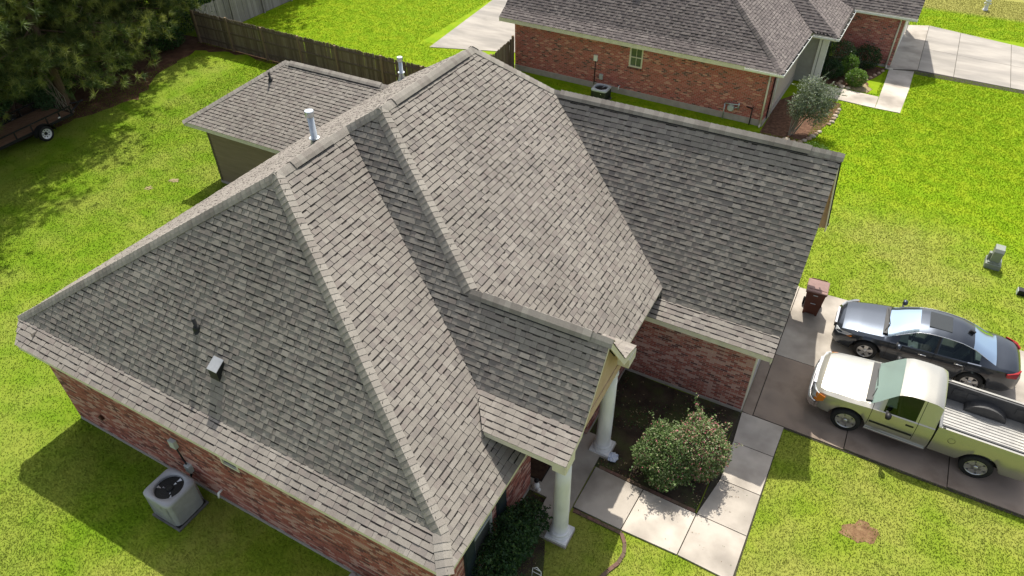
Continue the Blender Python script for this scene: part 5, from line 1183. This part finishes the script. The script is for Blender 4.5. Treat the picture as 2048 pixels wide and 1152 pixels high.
# ------------------------------------------------------------------ vegetation
BARK = ramp_mat('pine_bark', [(.10,.065,.045),(.19,.13,.09)], 6, detail=7, rough=.95, stretch=(3,3,.6), bump=.6)
BARKG = ramp_mat('grey_bark', [(.20,.17,.13),(.32,.28,.22)], 6, detail=7, rough=.95, bump=.5)
PINEL = [leaf_mat(f'pine_needles_{i}', c, .6, .2) for i, c in enumerate([(.095,.135,.034),(.155,.19,.05),(.27,.30,.085),(.065,.10,.03)])]
OAKL = [leaf_mat(f'broad_leaves_{i}', c, .5, .25) for i, c in enumerate([(.05,.12,.05),(.085,.17,.075),(.13,.22,.105)])]
UNDL = [leaf_mat(f'understorey_leaves_{i}', c, .5, .25) for i, c in enumerate([(.03,.08,.022),(.05,.12,.03),(.11,.18,.05)])]
FLOWL = [leaf_mat(f'fringe_leaves_{i}', c, .45, .2) for i, c in enumerate([(.065,.115,.032),(.12,.19,.06),(.20,.26,.11),(.33,.33,.20),(.55,.16,.21),(.52,.26,.24)])]
OLIVEL = [leaf_mat(f'grey_leaves_{i}', c, .45, .2) for i, c in enumerate([(.10,.14,.085),(.17,.21,.135),(.26,.30,.21)])]
BOXL = [leaf_mat(f'clipped_leaves_{i}', c, .45, .25) for i, c in enumerate([(.05,.12,.014),(.10,.20,.022),(.17,.27,.035)])]
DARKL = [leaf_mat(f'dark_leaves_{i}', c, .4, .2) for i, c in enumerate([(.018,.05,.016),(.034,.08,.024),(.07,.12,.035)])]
def rand_dirs(n, r):
    v = r.normal(size=(n,3)); return v/np.linalg.norm(v, axis=1, keepdims=True)
def leaf_quads(C, size, r, up=.35, aspect=.5):
    """one bent-free quad leaf per centre"""
    n = len(C); nrm = rand_dirs(n, r); nrm[:,2] = np.abs(nrm[:,2])+up; nrm /= np.linalg.norm(nrm,axis=1,keepdims=True)
    a = np.cross(nrm, rand_dirs(n, r)); a /= np.linalg.norm(a,axis=1,keepdims=True)+1e-9; b = np.cross(nrm, a)
    s = (size*r.uniform(.6,1.3,n))[:,None]; a = a*s*.5; b = b*s*.5*aspect
    V = np.stack([C-a, C-b*1.0, C+a, C+b*1.0], 1); return V.reshape(-1,3)
def needle_tris(C, D, ln, wd, per, r):
    """per-clump fan of thin needles, leaning along D"""
    n = len(C); Cc = np.repeat(C, per, 0); d = rand_dirs(n*per, r)+np.repeat(D, per, 0)*.75; d /= np.linalg.norm(d,axis=1,keepdims=True)
    s = np.cross(d, rand_dirs(n*per, r)); s /= np.linalg.norm(s,axis=1,keepdims=True)+1e-9
    L = (ln*r.uniform(.6,1.2,n*per))[:,None]
    base = Cc + rand_dirs(n*per, r)*ln*.15
    V = np.stack([base-s*wd*.5, base+s*wd*.5, base+d*L], 1); return V.reshape(-1,3)
def limb(mb, p, q, r0, r1, n=6): mb.tube(p, q, r0, r1, n=n, cap=False)
def pine(x, y, h, seed, label, rad=3.0, z0=2.2, dens=1.0):
    r = np.random.default_rng(seed); t = thing('pine_tree', label, 'tree', (x, y, 0), 0, 'pines along the left edge of the lawn')
    mb = MB(); pts = [Vector((r.normal()*.12*k, r.normal()*.12*k, h*k/7)) for k in range(8)]; pts[0] = Vector((0,0,-.1))
    for k in range(7): limb(mb, pts[k], pts[k+1], .21*(1-k/7)+.03, .21*(1-(k+1)/7)+.03, 10)
    mb.build('trunk', BARK, t)
    br = MB(); C = []; D = []
    nb_ = int(84*dens)
    for k in range(nb_):
        f = ((k+.5)/nb_)**1.3; z = z0+(h-z0-.3)*f; L = rad*(1.05-.62*f**1.6)*r.uniform(.65,1.15)*(1.35 if z > 5.6 else 1.0); an = k*2.399+r.normal()*.3
        d = Vector((math.cos(an), math.sin(an), .18-.30*(1-f)+.25*f+r.normal()*.08)); i0 = min(6, int(z/h*7)); p = pts[i0].lerp(pts[i0+1], z/h*7-i0)
        m1 = p+d*L*.55; q = m1+Vector((d.x, d.y, d.z+.22))*L*.45
        limb(br, p, m1, .05*(1.2-f), .03, 5); limb(br, m1, q, .03, .008, 5)
        for s in range(int(7+L*9)):
            u = r.uniform(.28,1.02)**.8; c = (p+d*L*u if u < .55 else m1.lerp(q, (u-.55)/.45)); sp = .14+.17*L*u*(1.15-u*.5)
            o = Vector((r.normal()*sp, r.normal()*sp, r.normal()*.16+.06)); C.append(c+o); D.append((d*.6+o*.8+Vector((0,0,.35))).normalized())
    br.build('limb', BARK, t)
    C = np.array(C); D = np.array(D); V = needle_tris(C, D, .36, .028, 38, r)
    zc = np.repeat(C[:,2], 38); w = r.integers(0, 4, len(C)); mi = np.repeat(w, 38)
    link('crown', np_mesh('crown', V, 3, PINEL, mi), t)
PN = [('tall pine hanging over the lawn behind the black trailer', -27.5,6.4,14.6,3.4), ('broad pine with low drooping boughs right of the trailer', -28.6,9.7,14.0,2.5), ('pine rising at the left end of the brown fence', -31.0,13.6,13.5,2.7),
      ('pine behind the meeting of the brown and grey fences', -32.4,17.2,13,3.0), ('dark pine deep behind the trailer tree', -32.2,8.3,14,3.4), ('pine at the left picture edge above the blue green tree', -28.6,2.6,14.4,3.3),
      ('leaning pine standing just behind the pale grey fence', -32.6,21.8,12,3.0), ('pine far along the pale grey fence', -32.9,26.9,12.5,3.2), ('pine deep in the wood behind the brown fence end', -35.2,13.5,14,3.4), ('pine in the dark wood at the upper left corner', -35.0,4.4,14,3.4),
      ('low pine beyond the left picture edge', -28.0,-1.0,13,3.2), ('pine in the back row of the wood, left', -36.5,-1.5,13.5,3.4), ('pine in the back row behind the grey fence', -37,19.5,14,3.4), ('pine just outside the left edge, shading the lawn by the trailer', -27.0,0.6,14.5,3.4), ('last pine at the far end of the grey fence', -33.5,32.5,13,3.2)]
for i, (lb, x, y, h, rd) in enumerate(PN): pine(x, y, h+1.8, 100+i, lb, rd*1.12, (2.4,1.5,1.8,2.2,1.8,2.2)[i] if i < 6 else (6.5 if i == 13 else 1.8))
def blob_cloud(r, blobs, n, shell=.55):
    """leaf centres in a set of ellipsoids (cx,cy,cz,rx,ry,rz), denser near the skin"""
    B = np.array(blobs); w = (B[:,3]*B[:,4]*B[:,5])**.75; w /= w.sum(); k = r.choice(len(B), n, p=w); d = rand_dirs(n, r); rr = shell+(1-shell)*r.uniform(0,1,n)**.6
    lump = 1+.16*np.sin(d[:,0]*7+k)*np.sin(d[:,1]*6+2*k)*np.sin(d[:,2]*5+k)
    return B[k,:3]+d*B[k,3:]*(rr*lump)[:,None]
def bush(name, label, cat, x, y, blobs, n, leaf, mats, wts, seed, bark=BARKG, group=None, aspect=.5, shell=.55, stems=7, shoots=0):
    r = np.random.default_rng(seed); t = thing(name, label, cat, (x, y, 0), 0, group)
    mb = MB()
    for k in range(stems):
        b = blobs[k % len(blobs)]; an = r.uniform(0,6.28); e = Vector((b[0]+math.cos(an)*b[3]*.6, b[1]+math.sin(an)*b[4]*.6, b[2]+r.uniform(-.2,.5)*b[5])); s = Vector((r.normal()*.06, r.normal()*.06, -.03)); m = s.lerp(e, .5)+Vector((r.normal()*.05, r.normal()*.05, .05))
        limb(mb, s, m, .028, .02, 6); limb(mb, m, e, .02, .006, 6)
    mb.build('stem', bark, t)
    C = blob_cloud(r, blobs, n, shell); 
    if shoots:
        S = []
        for k in range(shoots):
            bb = blobs[r.integers(len(blobs))]; dd = rand_dirs(1, r)[0]; dd[2] = abs(dd[2])*.8+.1; p0 = np.array(bb[:3])+dd*np.array(bb[3:])*.9; ln = r.uniform(.12,.34); m_ = int(ln*90)
            S.append(p0+(dd+r.normal(0,.25,3))*np.linspace(0,ln,m_)[:,None]+r.normal(0,.022,(m_,3)))
        C = np.vstack([C]+S)
    C = C[C[:,2] > .03]; V = leaf_quads(C, leaf, r, aspect=aspect); mi = r.choice(len(mats), len(C), p=np.array(wts)/sum(wts))
    link('foliage', np_mesh('foliage', V, 4, mats, mi), t); return t
bush('flowering_bush', 'dense green bush with few flowers, left lobe in the dark bed by the walk', 'bush', 5.52, .14, [(.42,.0,.55,.45,.45,.55),(.1,.55,.7,.5,.35,.5),(0,0,.72,.72,.70,.72),(-.2,.3,1.0,.48,.48,.42),(.1,-.4,.5,.5,.42,.48),(.25,.1,1.1,.40,.40,.36),(-.45,-.1,.6,.4,.45,.45),(.45,.35,.6,.35,.4,.5)], 17500, .062, FLOWL, [6,6,3,1,.3,.25], 1, group='flowering bushes in the bed', shoots=46)
bush('flowering_bush', 'taller bush flecked with pink flowers and pale shoots, right lobe beside the path slabs', 'bush', 6.20, .60, [(-.45,-.25,.6,.45,.5,.6),(-.2,.45,1.35,.3,.3,.3),(0,0,.85,.74,.70,.82),(.4,.2,.7,.45,.5,.55),(.1,.25,1.22,.46,.42,.42),(.25,-.25,.75,.45,.42,.6),(-.2,.0,1.2,.36,.36,.40),(.32,.05,1.1,.32,.32,.36)], 19000, .060, FLOWL, [4,5,4,2.6,1.2,1.0], 2, group='flowering bushes in the bed', shoots=70)
bush('window_bush', 'dark leafy bush in deep shade under the front window', 'bush', 3.12, -3.75, [(0,0,.7,.62,.8,.66),(.1,.7,.55,.5,.5,.5),(0,-.75,.55,.52,.6,.5),(.2,-.2,1.0,.4,.5,.4)], 9000, .075, DARKL, [4,4,1.2], 3, shoots=30)
bush('grey_green_shrub', 'large grey green shrub leaning out at the corner of the neighbouring house', 'shrub', 4.5, 20.62, [(.5,.5,1.5,.85,.75,.75),(.1,.3,1.25,.6,.6,.6),(.95,.9,1.75,.62,.62,.6),(.25,1.0,1.95,.6,.6,.55),(.9,.3,1.1,.5,.55,.55)], 11000, .085, OLIVEL, [4,4,2.6], 4, aspect=.38, shell=.3, stems=12, shoots=60)
bush('clipped_shrub', 'round clipped bright green shrub on the pale apron by the neighbouring walk', 'shrub', 6.28, 27.55, [(0,0,.45,.56,.52,.46)], 4200, .07, BOXL, [3,4,3], 5)
bush('clipped_shrub', 'small yellow green shrub behind the round clipped one, top in sunlight', 'shrub', 5.72, 28.75, [(0,0,.6,.48,.48,.55),(-.3,-.5,.5,.3,.3,.42)], 3200, .075, BOXL, [4,4,2], 6)
bush('shade_shrub', 'rounded grey green shrub in shade against the white pilaster', 'shrub', 5.05, 29.5, [(0,0,.8,.85,.85,.75)], 4200, .085, [DARKL[1], DARKL[2], OLIVEL[0]], [4,3,3], 7)
bush('shade_shrub', 'dark shrub in shade before the neighbouring garage brick wall', 'shrub', 6.35, 30.1, [(0,0,.65,.8,.65,.65)], 3600, .085, DARKL, [5,4,1], 8)
bush('shade_shrub', 'low dark shrub at the foot of the pilaster, left of the clipped ones', 'shrub', 4.95, 28.0, [(0,0,.5,.65,.6,.5)], 2600, .08, DARKL, [4,4,1], 9)
bush('low_shrub', 'low bright green ground shrub just beyond the garage ridge', 'shrub', 5.75, 19.45, [(0,0,.2,.5,.42,.28),(.45,-.1,.15,.4,.35,.22)], 2200, .06, BOXL, [3,5,3], 10)
bush('broadleaf_tree', 'blue green broadleaf tree cut by the left picture edge', 'tree', -28.6, 4.3, [(0,0,2.3,1.2,1.2,1.0),(.4,-.7,1.7,.9,.9,.8),(.5,.5,2.0,.8,.8,.7),(.6,.0,2.9,.8,.8,.7)], 9000, .17, OAKL, [3,4,3], 11, bark=BARK, stems=9)
UL = [('dense dark understorey bush behind the trailer bed', -29.6,6.4,1.1,1.3), ('small pale leaved bush beside the pine trunk and the trailer ramp', -27.9,5.9,.8,1.6), ('dark understorey bush right of the trailer tree', -30.4,8.0,1.3,1.4), ('understorey bush under the broad pine', -29.9,10.9,1.2,1.4), ('dark green bush in front of the brown fence end', -29.9,14.6,1.2,1.4),
      ('leafy bush spilling over the corner of the two fences', -30.6,17.6,1.6,2.4), ('dark bush behind the pale grey fence, middle', -31.0,20.6,1.5,2.2), ('dark bush behind the pale grey fence, farther', -31.2,24.3,1.5,2.4), ('understorey bush at the left edge below the blue green tree', -28.6,.2,1.2,1.0), ('dark thicket bush deep in the wood, left', -33,5.5,1.8,2.2), ('dark thicket bush deep in the wood, middle', -33.2,11.0,1.8,2.2), ('dark thicket bush deep in the wood, upper', -34.3,16.6,1.9,2.4), ('low bush beyond the left edge of the wood', -28.2,-2.4,1.2,1.1)]
for i, (lb, x, y, rr, h) in enumerate(UL): bush('understorey_bush', lb, 'bush', x, y, [(0,0,h*.5,rr,rr,h*.55),(rr*.4,-rr*.3,h*.7,rr*.6,rr*.6,h*.4),(-rr*.3,rr*.4,h*.75,rr*.6,rr*.6,h*.4)], 3600, .13 if i != 1 else .11, OAKL if i == 1 else UNDL, [4,4,1.3] if i != 1 else [1,3,5], 30+i, bark=BARK, group='bushes under the pines')
# dead branch tangle under the pine
t = thing('fallen_branch', 'bare twisted dead branches hanging by the pine trunk beside the trailer', 'branch', (-27.6,5.7,0)); r = random.Random(5)
mb = MB()
for k in range(9):
    p = Vector((r.uniform(-.2,.2), r.uniform(-.3,.3), 2.6+r.uniform(-.2,.2)))
    for s in range(5):
        q = p+Vector((r.uniform(.0,.25), r.uniform(-.12,.18), -.48+r.uniform(-.05,.1))); limb(mb, p, q, .022, .016, 5); p = q
mb.build('twig', BARKG, t)
for lbl, p in (('bare grey bough reaching across the dark pine crown', (-28.0,7.6,5.2)), ('bare branch sticking out of the upper left pine crown', (-27.2,5.0,7.2))):
    t = thing('dead_bough', lbl, 'branch', p); mb = MB(); a = Vector((0,0,0))
    for s in range(6):
        b = a+Vector((r.uniform(.12,.3), r.uniform(-.3,.45), r.uniform(-.35,-.02))); limb(mb, a, b, .035-.004*s, .031-.004*s, 5)
        e = b+Vector((r.uniform(-.1,.4), r.uniform(-.4,.4), r.uniform(-.2,.3))); limb(mb, b, e, .014, .004, 4); a = b
    mb.build('twig', BARKG, t)
# grass: tufts of real blades on every lawn the picture sees
def grass():
    r = np.random.default_rng(11); pts = []
    ex = [(-9.75,2.69,-6.02,9.2), (2.6,6.85,.3-.85,9.0), (1.5,3.9,-2.0,.5), (3.2,4.24,-3.1,.5), (3.88,8.0,-1.96,-.58), (6.7,8.03,-.7,3.15), (6.8,30,3.08,9.62), (-15.8,-9.6,5.2,11.1), (-11.0,3.2,20.8,36), (2.5,4.4,20.2,31), (4.2,7.5,27.0,45), (7.3,30,30.9,38.2), (7.6,8.87,25.3,32), (5.4,7.6,25.4,26.85), (-17.3,-9.5,22.3,31.5), (3.2,5.3,20.3,25.5), (3.4,6.8,-.6,3.2)]
    zones = [(-24,-9.7,-9,16,60), (-28,-24,-2,15,22), (-9.7,2.7,-10,-5.9,150), (2.7,14.6,-7,3.2,140), (6.9,14.8,9.3,32,78), (3.0,6.9,18.5,32,78), (-9.7,6.9,9,21,30), (-29,-9.7,16,31,50), (7,15,38,46,60)]
    for (x0,x1,y0,y1,d) in zones:
        n = int((x1-x0)*(y1-y0)*d*7); p = np.column_stack([r.uniform(x0,x1,n), r.uniform(y0,y1,n)]); ok = np.ones(n, bool)
        for (a,b,c,e) in ex: ok &= ~((p[:,0] > a+.06) & (p[:,0] < b-.06) & (p[:,1] > c+.06) & (p[:,1] < e-.06))
        q = p; ok &= ~((((q[:,0]-10.35)/.42)**2+((q[:,1]-.75)/.3)**2) < r.uniform(.1,1.2,n)); pts.append(p[ok])
    P = np.vstack(pts); v = np.column_stack([P, np.zeros(len(P))])-np.array(CAM_POS); dd = np.array([math.cos(YAW)*math.cos(PITCH), math.sin(YAW)*math.cos(PITCH), -math.sin(PITCH)]); rr = np.cross(dd,[0,0,1]); rr /= np.linalg.norm(rr); uu = np.cross(rr,dd); w = v@dd
    ok = (np.abs(v@rr/w*FPX) < 1150) & (np.abs(v@uu/w*FPX) < 700); P = P[ok]
    per = 1; n = len(P); B = P; an = r.uniform(0,6.283,n); lean = r.uniform(.15,1.0,n); h = r.uniform(.018,.046,n); wd = r.uniform(.006,.013,n); dist = np.repeat(np.linalg.norm(v[ok],axis=1), per); wd *= np.clip(dist/18,1,2.2)
    dx, dy = np.cos(an), np.sin(an); b3 = np.column_stack([B, np.zeros(n)]); s = np.column_stack([-dy*wd, dx*wd, np.zeros(n)]); tip = b3+np.column_stack([dx*h*lean*1.2, dy*h*lean*1.2, h])
    V = np.stack([b3-s, b3+s, tip], 1).reshape(-1,3); o = link('grass', np_mesh('grass', V, 3, [LAWN_B])); o['kind'] = 'stuff'; o['label'] = 'short mown grass'
grass()
def litter():
    # weeds and fallen leaves lying on the bed soil, under the bushes and along the slab edges
    r = np.random.default_rng(21); n = 2600
    P = np.column_stack([r.uniform(3.4,6.75,n), r.uniform(-.5,3.05,n), r.uniform(.018,.05,n)])
    k = (np.sin(P[:,0]*2.3+1)*np.sin(P[:,1]*2.9)+r.normal(0,.45,n)) > .1; P = P[k]
    Q = np.column_stack([r.uniform(2.75,4.0,500), r.uniform(-6,-2.1,500), np.full(500,.03)])
    W = np.column_stack([r.uniform(4.9,8.0,50), r.uniform(-1.9,.6,50), np.full(50,.052)])
    for a, b_, z_ in ((P, [DARKL[0], DARKL[2], BOXL[0], PALEDIRT, STRAW], 'bed_weeds'), (np.vstack([Q, W]), [PALEDIRT, STRAW, DARKL[2], MULCH], 'leaf_litter')):
        V = leaf_quads(a, .06 if z_ == 'bed_weeds' else .035, r, up=1.2, aspect=.5); V[:,2] = np.maximum(V[:,2], .016 if z_ == 'bed_weeds' else .022)
        if z_ == 'leaf_litter': V[:,2] = np.where((V[:,0] > 4.4), np.maximum(V[:,2], .048), V[:,2])
        o = link(z_, np_mesh(z_, V, 4, b_, r.integers(0, len(b_), len(a)))); o['kind'] = 'stuff'; o['label'] = 'low weeds scattered over the dark bed' if z_ == 'bed_weeds' else 'small fallen leaves on the walk and window bed'
litter()
# ------------------------------------------------------------------ settle world-coordinate parts under the main house
for ch in house.children: ch.location = ch.location - house.location
bpy.context.view_layer.update()
